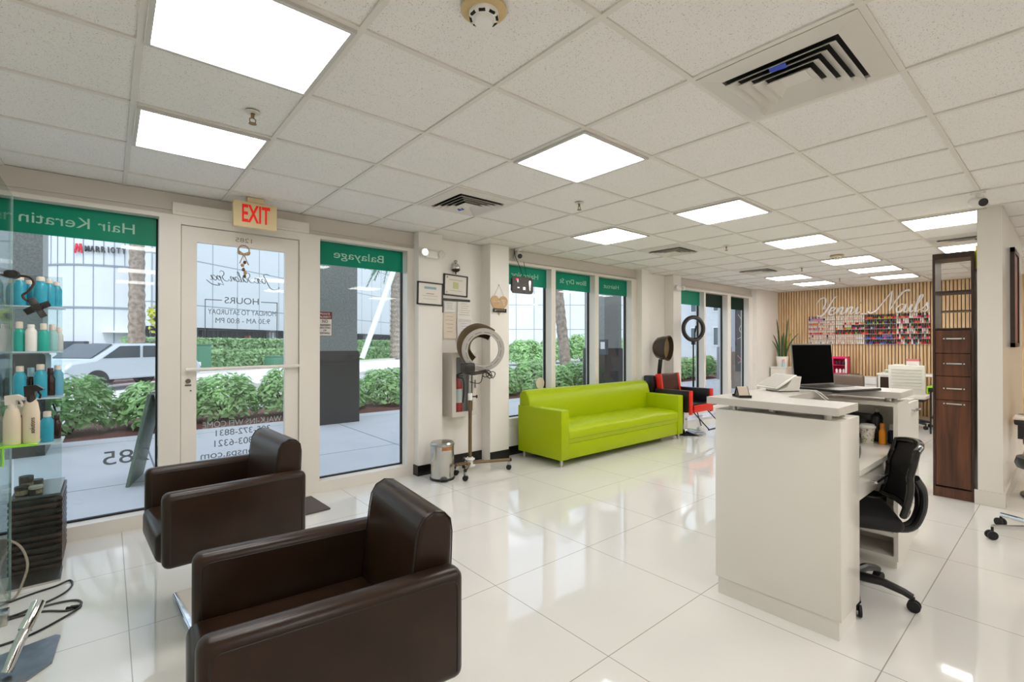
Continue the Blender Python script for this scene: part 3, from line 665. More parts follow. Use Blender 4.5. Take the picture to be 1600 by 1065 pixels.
# ------------------------------------------------------------------ reception desk
dw = mat('desk_white', (226,221,211), .25, spec=.5); dgap = mat('desk_shadow_line', (120,112,100), .6); dtop = mat('ledge_grey', (200,194,185), .4, noise=.05, nscale=50); edge = mat('edge_grey', (196,190,182), .4)
t = thing('reception_desk', 'white U-shaped reception desk with raised grey ledge', 'reception desk', (2.53, .685, 0))
MB().b2((0,0,.092),(.285,.585,1.0),.003).build('end_panel', dw, t)
MB().b2((.012,.012,0),(.27,.575,.0915)).build('plinth', dw, t)
MB().b2((.287,.545,0),(1.068,.583,1.0)).build('rear_panel', dw, t)
MB().b2((.30,.0,.70),(1.068,.54,.728)).build('work_surface', dw, t)
dwr = MB().b2((.335,.018,.565),(1.03,.48,.695)).build('drawer', dw, t)
MB().cyl((.52,-.014,.63),(.74,-.014,.63),.007).cyl((.54,.018,.63),(.54,-.014,.63),.006).cyl((.72,.018,.63),(.72,-.014,.63),.006).build('handle', chrome, dwr)
m = MB(); a0, a1, bx0, bx1 = 1.07, 1.35, 0, .585
m.b2((a0,0,.05),(a1,.022,1.0)).b2((a0,.563,.05),(a1,.585,1.0)).b2((a1-.02,.022,.05),(a1,.563,1.0)).b2((a0,.022,.975),(a1-.02,.563,1.0)).b2((a0,.022,.70),(a1-.02,.563,.728)).b2((a0,.022,.05),(a1-.02,.563,.075)).b2((a0,.022,.19),(a1-.02,.563,.215)).b2((a0+.02,.01,0),(a1,.575,.05))
m.build('shelf_tower', dw, t)
lg = MB(); zz = (1.028, 1.064)
lg.b2((-.035,.0,zz[0]),(.265,.615,zz[1])).b2((.265,.33,zz[0]),(1.04,.615,zz[1])).b2((1.04,-.02,zz[0]),(1.36,.615,zz[1]))
lg.prism([(.265,.27)]+[(.265+.06-.06*math.cos(q*PI/12), .33-.06+.06*math.sin(q*PI/12)) for q in range(7)]+[(.265,.33)], zz[0], zz[1], 'z')
lg.build('ledge', dtop, t)
MB().b2((-.037,-.002,zz[0]),(-.0352,.615,zz[1])).build('ledge_edge', edge, t)
MB().b2((1.0355,-.021,zz[0]),(1.0395,.33,zz[1])).build('ledge_edge', edge, t)
for x_, y_ in ((.028,.50),(.10,.33),(.028,.06),(.22,.06),(.55,.56),(1.14,.06),(1.14,.5),(1.29,.06)): MB().cyl((x_,y_,.999),(x_,y_,1.029),.017,n=16).build('standoff', steel, t)
t = thing('drawer_cabinet', 'white drawer cabinet standing behind the desk end', 'cabinet', (3.89, .69, 0))
MB().b2((0,.02,.06),(.33,.585,.98)).b2((.02,.03,0),(.31,.57,.06)).build('body', dw, t)
for k in range(3):
    d_ = MB().b2((.006,0,.075+k*.30),(.324,.019,.37+k*.30)).build('drawer', dw, t)
    MB().cyl((.09,-.02,.32+k*.30),(.25,-.02,.32+k*.30),.007).cyl((.11,0,.32+k*.30),(.11,-.02,.32+k*.30),.006).cyl((.23,0,.32+k*.30),(.23,-.02,.32+k*.30),.006).build('handle', chrome, d_)
# things in and on the desk
LZ = 1.0645
dk_s = mat('screen_black', (3,3,4), .35, spec=.02); alu = mat('laptop_grey', (150,146,140), .35, .6)
hl, hr = Vector((3.326,1.154)), Vector((3.681,1.037)); ang = math.atan2(hr.y-hl.y, hr.x-hl.x); hm = (hl+hr)/2
t = thing('laptop', 'open laptop with a black screen on the desk ledge', 'laptop', (hm.x, hm.y, LZ+.003), ang)
k_ = MB().b2((-.188,-.29,0),(.188,.0,.014),.003).build('deck', black, t); MB().b2((-.186,-.288,.014),(.186,-.002,.0165)).build('palm_rest', alu, k_)
kb = MB()
for r in range(5):
    for c in range(14): kb.b2((-.165+c*.0236,-.155+r*.026,.0165),(-.165+c*.0236+.019,-.155+r*.026+.021,.019))
kb.build('keyboard', mat('key_dark', (58,55,52), .5), k_); MB().b2((-.05,-.26,.0165),(.05,-.185,.0172)).build('touchpad', mat('touchpad', (120,116,110), .3), k_)
sc = MB().box((0,.012,.150),(.376,.008,.268),(-.08,0,0)).build('lid', alu, t); MB().box((0,.0065,.152),(.362,.003,.25),(-.08,0,0)).build('screen', dk_s, sc)
MB().cyl((-.14,.0,.014),(.14,.0,.014),.007).build('hinge', black, t)
pw = mat('terminal_white', (226,222,214), .3)
t = thing('payment_terminal', 'white payment terminal with a tilted tablet on the desk ledge', 'payment terminal', (3.155, 1.16, LZ), -.55); t.scale = (.78,.78,.78)
MB().prism([(-.10,.006),(.085,.006),(.105,.115),(.03,.105),(-.02,.035)], -.075, .075, 'y').build('stand', pw, t)
MB().box((-.055,0,.077),(.20,.235,.012),(0,-.52,0),r=.004).build('tablet', pw, t)
MB().box((-.058,0,.0842),(.175,.205,.002),(0,-.52,0)).build('screen', mat('terminal_screen', (200,196,188), .15), t)
MB().b2((-.09,-.07,0),(.09,.07,.006)).build('base', black, t)
MB().tube(spline([(.10,.02,.01),(.17,.03,.004),(.22,-.05,.005),(.20,-.13,.0045),(.25,-.17,-.05)]),.004,6).tube(spline([(.10,-.02,.01),(.15,-.01,.004),(.19,-.07,.005),(.17,-.14,.0045),(.22,-.19,-.06)]),.004,6).build('cable', whitep, t)
t = thing('card_holder', 'small black triangular card holder on the desk ledge corner', 'card holder', (2.615, 1.165, LZ), -.75)
m = MB()
for s_ in (-1, 1): m.box((0,s_*.0,0),(.001,.001,.001)); m.tube([(s_*.028,-.03,.002),(s_*.028,0,.055),(s_*.028,.03,.002)],.0035,6)
m.b2((-.032,-.045,0),(.032,.045,.005)).b2((-.032,-.047,0),(.032,-.043,.014)).b2((-.032,.043,0),(.032,.047,.014)); m.build('frame', black, t)
for s_ in (-1,1): MB().box((0,s_*.019,.03),(.05,.004,.058),(s_*.50,0,0)).build('cards', mat('card_print', (206,188,172), .5) if s_ < 0 else paper, t)
ip = mat('coffee_print', (150,166,104), .6)
t = thing('coffee_cup', 'white paper coffee cup with printed leaves and white lid in the desk niche', 'cup', (3.665, .85, .7285))
MB().lathe([(0,0),(.030,0),(.041,.098),(0,.098)], n=28).build('cup', mat('cup_paper', (228,222,210), .55), t)
MB().lathe([(.043,.094),(.045,.1),(.043,.106),(.037,.112),(.036,.118),(0,.118)], n=28).build('lid', whitep, t)
m = MB()
for k in range(70):
    a = random.uniform(0,2*PI); z = random.uniform(.046,.09); r = .030+.011*z/.098+.0006; m.box((r*math.cos(a),r*math.sin(a),z),(.0012,.005,.0035),(0,0,a))
m.build('brown_print', mat('print_brown', (150,104,84), .6), t); m = MB()
for k in range(45):
    a = random.uniform(0,2*PI); z = random.uniform(.006,.042); r = .030+.011*z/.098+.0006; m.box((r*math.cos(a),r*math.sin(a),z),(.0012,.008,.006),(random.uniform(-1,1),0,a))
m.build('leaf_print', ip, t)
def bottle(name, label, loc, r, h, body, cap, neck=.45, caph=.18, caps=.5, cat='bottle', group=None, wide=1.):
    t = thing(name, label, cat, loc, 0, group); hb = h*(1-caph)
    MB().lathe([(0,0),(r*.92,0),(r,.006),(r,hb*.80),(r*.85,hb*.88),(r*neck,hb*.95),(r*neck,hb),(0,hb)], n=20, sy=wide).build('body', body, t)
    MB().lathe([(0,hb-.002),(r*caps,hb-.002),(r*caps,h-.004),(r*caps*.85,h),(0,h)], n=16).build('cap', cap, t); return t
bottle('bottle', 'orange-yellow slim bottle beside the paper cup', (3.675,.775,.7285), .019, .13, mat('orange_liquid',(226,140,20),.2), mat('amber_cap',(200,120,30),.3), .6, .25, .7)
bottle('bottle', 'clear plastic water bottle standing behind the paper cup', (3.775,.825,.7285), .032, .215, mat('bottle_dark',(46,44,44),.1), mat('cap_clear',(170,168,160),.2), .4, .12, .45)
bottle('bottle', 'dark bottle with white cap at the right side of the niche', (3.745,.745,.7285), .018, .12, mat('navy_glass',(36,36,66),.2), whitep, .5, .28, .6)
tag(MB().box((3.80,.93,.815),(.02,.16,.17),(0,-.12,0),r=.012).build('card_tray', mat('tray_dark',(24,23,24),.2)), 'dark glossy rounded tray leaning upright in the desk niche', 'tray')
tag(MB().prism([(-.10,0),(.05,0),(.09,.012),(.02,.048),(-.10,.055)], -.06,.06,'y').xf((3.22,.84,.7285),(0,0,.2)).build('card_reader', black), 'black wedge-shaped device on the desk work surface', 'device')
t = thing('mug', 'dark bin with a turquoise base ring in the low desk shelf', 'bin', (3.72,.85,.2155))
MB().lathe([(0,.012),(.075,.012),(.085,.185),(.078,.185),(.07,.02)], n=28).build('body', mat('dark_green_bin',(40,44,40),.4,noise=.2,nscale=30), t); MB().lathe([(0,0),(.083,0),(.083,.014),(0,.014)], n=28).build('base_ring', mat('turquoise',(94,168,166),.4), t); t.name = 'waste_bin'
# task chair
t = thing('task_chair', 'black mesh-back task chair pulled up to the reception desk', 'office chair', (3.10, .80, 0), math.radians(113))
MB().lathe([(0,.06),(.035,.06),(.04,.10),(.028,.13),(.026,.22),(.016,.22),(.016,.42),(0,.42)], n=20).build('gas_lift', black, t)
for k in range(5):
    a = k*2*PI/5 + 2.79; e = Vector((math.cos(a), math.sin(a), 0))
    l = MB().tube([e*.02+Vector((0,0,.10)), e*.14+Vector((0,0,.105)), e*.23+Vector((0,0,.085)), e*.265+Vector((0,0,.07))], [.026,.022,.018,.017], 10).build('leg', black, t)
    q = Vector((-e.y, e.x, 0)); MB().cyl(e*.27+q*.018+Vector((0,0,.028)), e*.27+q*.006+Vector((0,0,.028)),.028,n=16).cyl(e*.27-q*.006+Vector((0,0,.028)), e*.27-q*.018+Vector((0,0,.028)),.028,n=16).cyl(e*.265+Vector((0,0,.03)),e*.265+Vector((0,0,.072)),.010).build('castor', rubber, l)
MB().b2((-.20,-.20,.41),(.20,.20,.48),.035,4).build('seat', mat('fabric_black',(22,20,20),.8), t)
n1, n2 = 12, 10; bx_ = MB(); gridv = []
def backp(u, v):
    z = .51+.31*v; x = -.235-.03*math.sin(PI*v)*1.0+.05*u*u - .16*max(0, v-.62)
    return Vector((x, .215*u*(1-.18*v*v), z+.02*(1-u*u)*v))
rim = [backp(-1+2*k/n1, 0) for k in range(n1+1)] + [backp(1, k/n2) for k in range(1, n2+1)] + [backp(1-2*k/n1, 1) for k in range(1, n1+1)] + [backp(-1, 1-k/n2) for k in range(1, n2)]
bk_ = MB().tube(rim, .016, 10, True).build('back_frame', mat('gloss_black',(16,14,14),.15), t)
vs = [backp(-1+2*i/n1, j/n2) for j in range(n2+1) for i in range(n1+1)]; N_ = len(vs)
mm_ = MB().add(vs+[v+Vector((-.004,0,0)) for v in vs], [(j*(n1+1)+i, j*(n1+1)+i+1, (j+1)*(n1+1)+i+1, (j+1)*(n1+1)+i) for j in range(n2) for i in range(n1)]+[(N_+j*(n1+1)+i, N_+(j+1)*(n1+1)+i, N_+(j+1)*(n1+1)+i+1, N_+j*(n1+1)+i+1) for j in range(n2) for i in range(n1)])
mm_.build('back_mesh', mat('mesh_black',(26,22,22),.7), bk_)
for s_ in (-1,1): MB().tube(spline([(-.255,s_*.12,.68),(-.30,s_*.06,.60),(-.30,s_*.03,.48),(-.24,s_*.025,.39),(-.05,s_*.02,.395)]),.018,10).build('back_support', black, t)

# ------------------------------------------------------------------ tall brown cabinet
wal = wood_mat('walnut', (52,26,14), (104,60,36), 2, 3.2, .3); wald = wood_mat('walnut_dark', (34,18,12), (60,34,22), 2, 3.2, .3)
t = thing('tall_cabinet', 'tall dark brown cabinet with four bar handles and open top shelves', 'cabinet', (5.635, .556, 0))
Wc, Dc, Hc = .268, .30, 2.15
m = MB().b2((.0,0,0),(Dc,.018,Hc)).b2((0,Wc-.018,0),(Dc,Wc,Hc)).b2((0,.018,Hc-.05),(Dc,Wc-.018,Hc)).b2((.02,.018,0),(Dc,Wc-.018,.09)).b2((0.02,.018,1.475),(Dc,Wc-.018,1.49)).b2((.01,.018,1.80),(Dc,Wc-.018,1.818)).b2((Dc-.012,.018,.09),(Dc,Wc-.018,1.475))
m.build('carcass', wald, t)
for a, c, h in ((.10,.855,.828),(.86,1.065,.961),(1.07,1.265,1.178),(1.27,1.47,1.396)):
    nm_ = 'door' if a < .2 else 'drawer'
    d_ = MB().b2((.0,.02,a),(.018,Wc-.02,c),.0015,1).build(nm_, wal, t)
    MB().b2((-.024,.055,h-.006),(-.014,.195,h+.006)).b2((-.024,.065,h-.005),(0,.075,h+.005)).b2((-.024,.175,h-.005),(0,.185,h+.005)).build('handle', chrome, d_)
MB().b2((-.002,0,0),(.0,Wc,.085)).build('kick_board', wal, t)
t = thing('shelf_unit', 'dark brown shelf unit standing behind the tall cabinet', 'shelf', (8.0, .62, 0))
MB().b2((0,0,0),(.3,.02,2.0)).b2((0,.5,0),(.3,.52,2.0)).b2((0,.02,1.98),(.3,.5,2.0)).b2((0,.02,1.5),(.3,.5,1.52)).b2((0,.02,1.75),(.3,.5,1.765)).b2((.28,.02,0),(.3,.5,1.5)).build('carcass', wald, t)
tag(MB().b2((5.72,.5375,2.0),(5.99,.5545,2.20)).build('yellow_folder', mat('yellow_green',(196,190,20),.5)), 'yellow-green board tucked between the tall cabinet and the stub wall', 'board')
t = thing('wall_picture', 'narrow dark framed picture on the side of the stub wall', 'picture', (6.62, .384, 1.78))
m = MB()
for s_ in (-1,1): m.b2((s_*.26-.02,-.03,-.46),(s_*.26+.02,0,.46)).b2((-.28,-.03,s_*.44-.02),(.28,0,s_*.44+.02))
m.build('frame', wald, t); MB().b2((-.25,-.018,-.43),(.25,-.006,.43)).build('print', mat('picture_print',(150,96,76),.5,noise=.5,nscale=5), t)

# ------------------------------------------------------------------ left corner: glass divider, product shelves, slatted stand
cg = glass_mat('clear_glass', (238,246,244), refl=.6); ged = mat('glass_edge', (176,200,196), .15)
t = thing('glass_divider', 'clear frameless glass divider panel at the left edge of the picture', 'glass panel', (-.383, 2.85, 0))
MB().b2((-.004,-.9,.03),(.004,.72,2.12)).build('panel', cg, t)
MB().b2((-.0045,.72,.03),(.0045,.723,2.12)).build('polished_edge', ged, t)
for y_ in (-.6, .5): MB().b2((-.02,y_-.04,0),(.02,y_+.04,.06),.004).build('clamp', steel, t)
t = thing('product_shelves', 'four-tier clear glass product shelves in front of the left window', 'shelf', (-.31, 3.84, 0))
for z_ in (.785, 1.04, 1.30, 1.553): MB().b2((-.115,-.11,z_),(.115,.11,z_+.008)).build('shelf', mat('frosted_glass',(206,224,228),.15,spec=.6,alpha=.72), t)
MB().b2((-.10,.111,.0),(.10,.117,1.75)).build('back_pane', cg, t); MB().b2((-.11,-.10,0),(.11,.117,.012)).build('foot', steel, t)
teal = mat('teal_bottle', (44,158,182), .3, noise=.08, nscale=30); aqua = mat('aqua_green', (40,172,156), .3); amb = mat('amber_dark', (46,22,18), .2); cream = mat('cream_cap', (228,214,200), .45)
BG = 'hair products on the glass shelves'
ORD = ['left end', 'second from left', 'middle', 'second from right', 'right end']
def shelfrow(z, items, word):
    for k, (x, y_, r, h, bm_, cm_, cap, desc) in enumerate(items):
        bottle('product_bottle', '%s on the %s glass shelf, %s' % (desc, word, ORD[k] if len(items) == 5 else ('left', 'centre', 'right', 'far right')[k] if len(items) == 4 else ('left','centre','right')[k]), (x, y_, z+.0085), r, h, bm_, cm_, .6, cap, .62, group=BG)
shelfrow(1.553, [(-.375,3.80,.027,.168,teal,cream,.14,'teal bottle with cream cap'),(-.345,3.87,.024,.152,teal,cream,.14,'shorter teal bottle with cream cap'),(-.292,3.79,.029,.168,teal,cream,.14,'wide teal bottle with cream cap'),(-.262,3.86,.026,.165,teal,cream,.14,'pale teal bottle with cream cap'),(-.232,3.90,.024,.155,teal,cream,.14,'small teal bottle with cream cap')], 'top')
shelfrow(1.30, [(-.375,3.79,.024,.165,aqua,cream,.22,'aqua green bottle with cream cap'),(-.328,3.78,.025,.150,whitep,whitep,.1,'white bottle'),(-.278,3.79,.024,.158,aqua,cream,.22,'green aqua bottle with tall cream cap'),(-.248,3.87,.024,.155,mat('pale_aqua',(150,196,196),.3),cream,.2,'pale aqua bottle with cream cap'),(-.222,3.91,.02,.14,mat('pale_grey_bottle',(196,200,196),.3),cream,.2,'pale grey bottle with cream cap')], 'second')
shelfrow(1.04, [(-.372,3.79,.026,.178,teal,cream,.16,'teal bottle with cream cap'),(-.335,3.87,.024,.165,amb,mat('sprayer',(150,190,200),.4),.3,'dark amber spray bottle with pale sprayer'),(-.290,3.79,.028,.186,teal,cream,.16,'tall teal bottle with cream cap'),(-.256,3.88,.022,.16,amb,amb,.25,'all dark amber bottle'),(-.226,3.90,.026,.175,mat('blue_label_bottle',(96,166,190),.3),cream,.14,'teal bottle with blue lower label')], 'third')
shelfrow(.785, [(-.365,3.88,.025,.16,mat('red_brown_bottle',(120,40,36),.3),cream,.3,'red-brown bottle with cream cap'),(-.312,3.88,.02,.15,teal,cream,.16,'thin teal bottle'),(-.262,3.79,.028,.172,teal,cream,.17,'big teal bottle with cream cap'),(-.228,3.88,.02,.14,amb,amb,.2,'dark bottle')], 'lowest')
# lime tray with spray bottles, clipped to the divider
lg_ = mat('lime_acrylic', (150,226,30), .2, spec=.6)
t = thing('lime_tray', 'lime green acrylic tray clipped to the glass divider', 'tray', (-.325, 3.32, .862))
MB().b2((-.07,-.09,0),(.068,.09,.007)).b2((-.068,-.09,-.085),(-.054,-.06,0)).b2((-.050,-.09,-.085),(-.044,-.06,0)).build('tray', lg_, t)
def spray(label, x, y_, body, top, h=.20, lab=None):
    t = thing('spray_bottle', label, 'spray bottle', (x, y_, .8695), -.2, 'bottles on the lime tray')
    MB().lathe([(0,0),(.030,0),(.032,.006),(.032,h*.55),(.024,h*.75),(.015,h*.82),(0,h*.82)], n=24, sy=.7).build('body', body, t)
    MB().lathe([(.0165,h*.74),(.0165,h*.86),(.013,h*.9),(0,h*.9)], n=14).prism([(-.022,h*.86),(-.024,h*1.06),(.02,h*1.08),(.046,h*1.0),(.043,h*.97),(.016,h*.96),(.016,h*.86)], -.013,.013,'y').tube([(.024,0,h*.97),(.034,0,h*.88),(.03,0,h*.82)],.005,6).build('trigger', top, t)
    if lab: o = text('lettering', 'solutions', .026, mat('label_brown',(90,60,40),.6), t, (.012,-.0235,h*.33), '-y', False, .075); o.rotation_euler = (0,-PI/2,0)
cb_ = mat('cream_bottle', (226,208,184), .4)
spray('cream spray bottle with black trigger standing on the lime tray', -.284, 3.295, cb_, mat('trigger_dark',(40,28,24),.3), .26, True)
spray('cream bottle at the left end of the lime tray, cut by the picture edge', -.348, 3.29, cb_, cream, .22)
spray('dark red and cream bottle in the back of the lime tray', -.316, 3.375, mat('red_brown_bottle'), cream, .17)
# goose-neck fan
t = thing('gooseneck_fan', 'small dark clip-on fan with curved goose neck before the bottles', 'fan', (-.383, 3.56, 1.71))
MB().box((.0,0,.0),(.07,.05,.035),r=.012).box((-.02,0,.012),(.05,.06,.03),(0,.3,0),r=.01).cyl((.01,-.035,0),(.01,.035,0),.02).build('clip', mat('fan_black',(40,34,32),.4,noise=.3,nscale=80), t)
MB().tube(spline([(.02,0,-.005),(.065,-.01,-.01),(.085,-.02,-.04),(.065,-.02,-.085),(.045,-.02,-.105),(.05,-.02,-.125),(.075,-.02,-.145)]),.006,8).build('goose_neck', mat('neck_brown',(70,40,32),.35), t)
hb_ = MB().cyl((.10,-.02,-.17),(.10,-.05,-.17),.018).build('motor', mat('fan_black'), t)
for k in range(4):
    a = k*PI/2+.5; MB().box((.10+.034*math.cos(a),-.035,-.17+.034*math.sin(a)),(.042,.007,.034),(.5*math.sin(a),-a,.5*math.cos(a)),r=.003).build('blade', mat('fan_black'), hb_)
# slatted stand with jars and cables
slw = wood_mat('espresso_wood', (26,14,12), (76,46,38), 0, 3, .3)
t = thing('slatted_stand', 'low dark slatted wooden stand in the left corner by the window', 'stand', (-.322, 4.188, 0))
MB().b2((-.09,-.205,.0),(.09,.205,.44)).build('core', mat('core_dark',(14,10,9),.6), t)
for k in range(12): MB().b2((-.115,-.225,.012+k*.0365),(.115,.225,.012+k*.0365+.018)).build('slat', slw, t)
MB().b2((-.105,-.218,.44),(.105,.218,.452)).build('top_board', mat('stand_top_sheen',(98,96,98),.15), t)  # grey of the window's reflection is put into the board colour
for k, (x, y_, h, lab, cm_) in enumerate(((-.385,4.03,.055,'dark jar with printed label at the left front of the slatted stand','jar_dark'),(-.375,4.12,.095,'taller stacked dark jar behind on the slatted stand','jar_dark'),(-.335,4.15,.06,'small dark jar at the back of the slatted stand','jar_dark'),(-.325,4.015,.05,'jar with pale lid and gold label in front on the slatted stand','jar_pale'))):
    t = thing('jar', lab, 'jar', (x, y_, .4525), .4*k, 'jars on the slatted stand')
    MB().lathe([(0,0),(.031,0),(.032,h*.7),(0,h*.7)], n=24).build('body', mat('jar_dark',(44,32,28),.3,noise=.4,nscale=60), t)
    MB().lathe([(0,h*.7),(.033,h*.7),(.033,h-.003),(.031,h),(0,h)], n=24).build('lid', mat('jar_dark') if cm_ == 'jar_dark' else mat('jar_pale',(186,172,156),.35), t)
    MB().lathe([(.0326,h*.15),(.0326,h*.6)], n=16, a0=3.6, a1=5.8).build('label_sheet', mat('jar_label',(150,128,104),.6,noise=.5,nscale=90), t)
fl = lambda p: [(x, y_, .006) for x, y_ in p]
t = thing('cables', 'tangle of black power cables on the floor before the slatted stand', 'cable', (0,0,0))
MB().tube(spline(fl([(-.62,3.35),(-.48,3.52),(-.33,3.62),(-.22,3.66),(-.16,3.70),(-.15,3.60),(-.20,3.50),(-.34,3.40),(-.50,3.28),(-.62,3.24)]),8),.005,6).build('cable', black, t)
MB().tube(spline(fl([(-.62,3.30),(-.42,3.38),(-.24,3.42),(-.13,3.40),(-.10,3.33),(-.15,3.29),(-.25,3.36),(-.38,3.36),(-.52,3.20),(-.64,3.06)]),8),.005,6).build('cable', mat('grey_cable',(70,64,60),.5), t)
MB().tube(spline(fl([(-.14,3.33),(-.10,3.30),(-.16,3.22),(-.28,3.12),(-.45,3.08),(-.64,2.94)]),8),.005,6).build('cable', black, t)
MB().tube([(-.155,3.31,.009),(-.115,3.29,.009)],.009,8).build('plug', black, t)
MB().tube(spline([(-.40,3.60,.007),(-.36,3.60,.03),(-.328,3.65,.134),(-.335,3.68,.20),(-.365,3.70,.262),(-.42,3.71,.30),(-.5,3.7,.30)],8),.006,6).build('white_cable', mat('beige_cable',(150,138,122),.5), t)
t = thing('footrest', 'chrome footrest bar on a brushed steel floor plate in the bottom left corner', 'footrest', (0,0,0))
MB().prism([(-.50,2.74),(-.24,2.72),(-.175,2.80),(-.162,3.03),(-.18,3.05),(-.40,2.99)],.001,.009,'z').build('floor_plate', mat('plate_steel',(150,152,156),.35,1.,noise=.2,nscale=12), t)
MB().tube(spline([(-.308,2.79,.026),(-.300,2.80,.045),(-.283,2.83,.095),(-.262,2.865,.145),(-.243,2.90,.185),(-.232,2.93,.205)]),.019,12).build('bar', chrome, t)
MB().tube([(-.262,2.865,.145),(-.243,2.90,.185),(-.228,2.945,.215)],.024,16).build('grip', mat('bright_chrome',(235,235,235),.12,1.), t)

# ------------------------------------------------------------------ red and black chair, dryer and ring light by the second pier
bl = mat('black_leather', (18,16,17), .3, spec=.6); red = mat('red_leather', (226,40,22), .4); br = mat('maroon_leather', (66,28,24), .35)
t = thing('styling_chair', 'black and red styling chair past the right end of the green sofa', 'salon chair', (6.66, 3.83, 0), PI/2)
for s_ in (-1, 1):
    ya, yb = sorted((s_*.335, s_*.255))
    a_ = MB().b2((-.26,ya,.36),(.28,yb,.672),.012).build('armrest', bl, t)
    MB().b2((-.292,ya,.33),(-.262,yb,.675),.012).build('front_panel', red, a_)
MB().b2((-.29,-.25,.38),(.2,.25,.48),.02).build('seat', bl, t); MB().b2((-.315,-.25,.36),(-.29,.25,.46),.01).build('seat_front', red, t)
b_ = MB().box((.25,0,.66),(.09,.44,.46),(0,.14,0),r=.02,seg=3).build('backrest', br, t)
for s_ in (-1,1): MB().box((.25,s_*.245,.66),(.095,.045,.46),(0,.14,0),r=.012).build('side_panel', red, b_)
MB().lathe([(0,0),(.30,0),(.31,.01),(.27,.03),(.08,.045),(.055,.06),(0,.06)], n=40).build('base', chrome, t); MB().cyl((0,0,.05),(0,0,.24),.05,n=20).cyl((0,0,.2),(0,0,.37),.03,n=16).build('pump', chrome, t)
f_ = MB()
for s_ in (-1,1): f_.tube([(-.24,s_*.20,.38),(-.50,s_*.20,.14)],.009,8)
f_.tube([(-.50,-.22,.14),(-.50,.22,.14)],.011,8); f_.build('footrest', black, t)
hoodm = mat('hood_brown', (58,44,34), .25, spec=.6)
t = thing('hood_dryer', 'dark hooded hair dryer standing behind the red and black chair', 'hair dryer', (6.70, 4.31, 0))
ax_ = Vector((.18,-.98,-.05)).normalized()
MB().lathe([(.02,-.17),(.11,-.15),(.165,-.10),(.185,-.02),(.19,.05),(.20,.06),(.20,.075),(.182,.075),(.178,.03),(.165,-.06),(.10,-.13),(0,-.14)], (.0,-.12,1.28), ax_, 36).build('hood', hoodm, t)
MB().lathe([(0,.02),(.172,.012)], (.0,-.12,1.28), ax_, 30).build('inner_grille', mat('grille_amber',(120,100,66),.4), t)
MB().tube([(0,-.03,.03),(0,-.03,.9),(-.01,-.06,1.10)],.032,12).build('post', black, t)
MB().b2((-.16,-.12,0),(.2,.01,.035),.01).build('base', black, t)
tag(MB().b2((6.31,4.15,0),(6.47,4.31,.86),.02).build('side_trolley', black), 'plain black upright box between the green sofa and the hooded dryer', 'box')
t = thing('ring_light', 'black ring light with phone holder on a tripod by the far windows', 'ring light', (7.46, 4.12, 0))
rn = Vector((-.43,-.9,0)); rx = Vector((.9,-.43,0)); RC = Vector((0,0,1.60))
ring = [RC + rx*(.19*math.cos(a)) + Vector((0,0,.19*math.sin(a))) for a in [2*PI*k/40 for k in range(40)]]
MB().tube(ring,.034,12,True).build('ring', mat('ring_black',(34,30,28),.45), t)
MB().tube([p+rn*.022-(p-RC)*.02 for p in ring],.016,10,True).build('diffuser', mat('ring_diffuser',(70,64,56),.4), t)
MB().cyl((0,0,.55),(0,0,1.37),.012).cyl((0,0,.25),(0,0,.8),.016).box((0,0,1.36),(.04,.04,.05),r=.008).build('pole', black, t)
for k in range(3):
    a = k*2*PI/3+.3; MB().tube([(0,0,.42),(.33*math.cos(a),.33*math.sin(a)*.55,.01)],.009,8).build('leg', black, t)
MB().tube(spline([(0,0,1.39),(.01,-.02,1.46),(.0,-.02,1.52),(.02,-.02,1.55)]),.008,8).box((.035,-.02,1.59),(.03,.02,.12),(0,.35,0),r=.005).build('phone_holder', black, t)

# ------------------------------------------------------------------ nail bar wall
silver = mat('silver_letter', (236,232,230), .3, .25)
t = thing('lettering_sign', 'silver script lettering reading Yenni_Nails on the slatted wall', 'sign', (11.535, 3.60, 1.955))
L_Y = [[(-.05,.75),(.1,1.12),(.42,1.18),(.5,.72),(.42,.42),(.62,.5)],[(1.12,1.28),(.95,1.1),(.72,.4),(.52,.0),(.3,-.1),(.18,.02)]]
L_N = [[(-.05,.16),(-.02,.08),(.15,.0),(.45,.3),(.95,1.4)],[(.95,1.4),(1.0,.8),(1.08,.1)],[(1.08,.1),(1.3,.8),(1.55,1.3),(1.85,1.38),(1.78,1.28)]]
yn = [('Y',L_Y,0),('e',L_e,.86),('n',L_n,1.28),('n',L_n,1.82),('i',L_i,2.38),('_',[[(0,-.03),(.2,-.03),(.42,-.03)]],2.72),('N',L_N,3.2),('a',L_a,4.62),('i',L_i,5.22),('l',L_l,5.5),('s',L_s,5.84)]
for c, st, dx in yn: script('letter', sh(st, dx), silver, t, (0,0,0), .298, .0145, '-x', slant=.22)
acr = mat('acrylic_white', (226,222,218), .2)
PAL = {'lavender':(170,150,204),'navy':(34,36,84),'coral':(236,120,100),'peach':(240,196,168),'nude':(226,196,176),'pink':(240,140,170),'hot pink':(232,60,120),'red':(206,28,34),'orange':(232,100,40),'cream':(240,228,212),'white':(238,234,230),'grey':(150,156,160),'lime':(150,190,60),'wine':(100,22,40),'black':(26,24,28),'purple':(96,56,130),'blue':(70,96,190),'teal green':(40,130,120),'brown':(110,64,48),'silver':(196,196,200)}
CAPS = {'black':mat('cap_black',(16,15,16),.3),'white':mat('cap_white',(236,228,218),.35),'pink':mat('cap_pink',(232,150,170),.35),'lilac':mat('cap_lilac',(150,130,190),.35)}
BM = {}
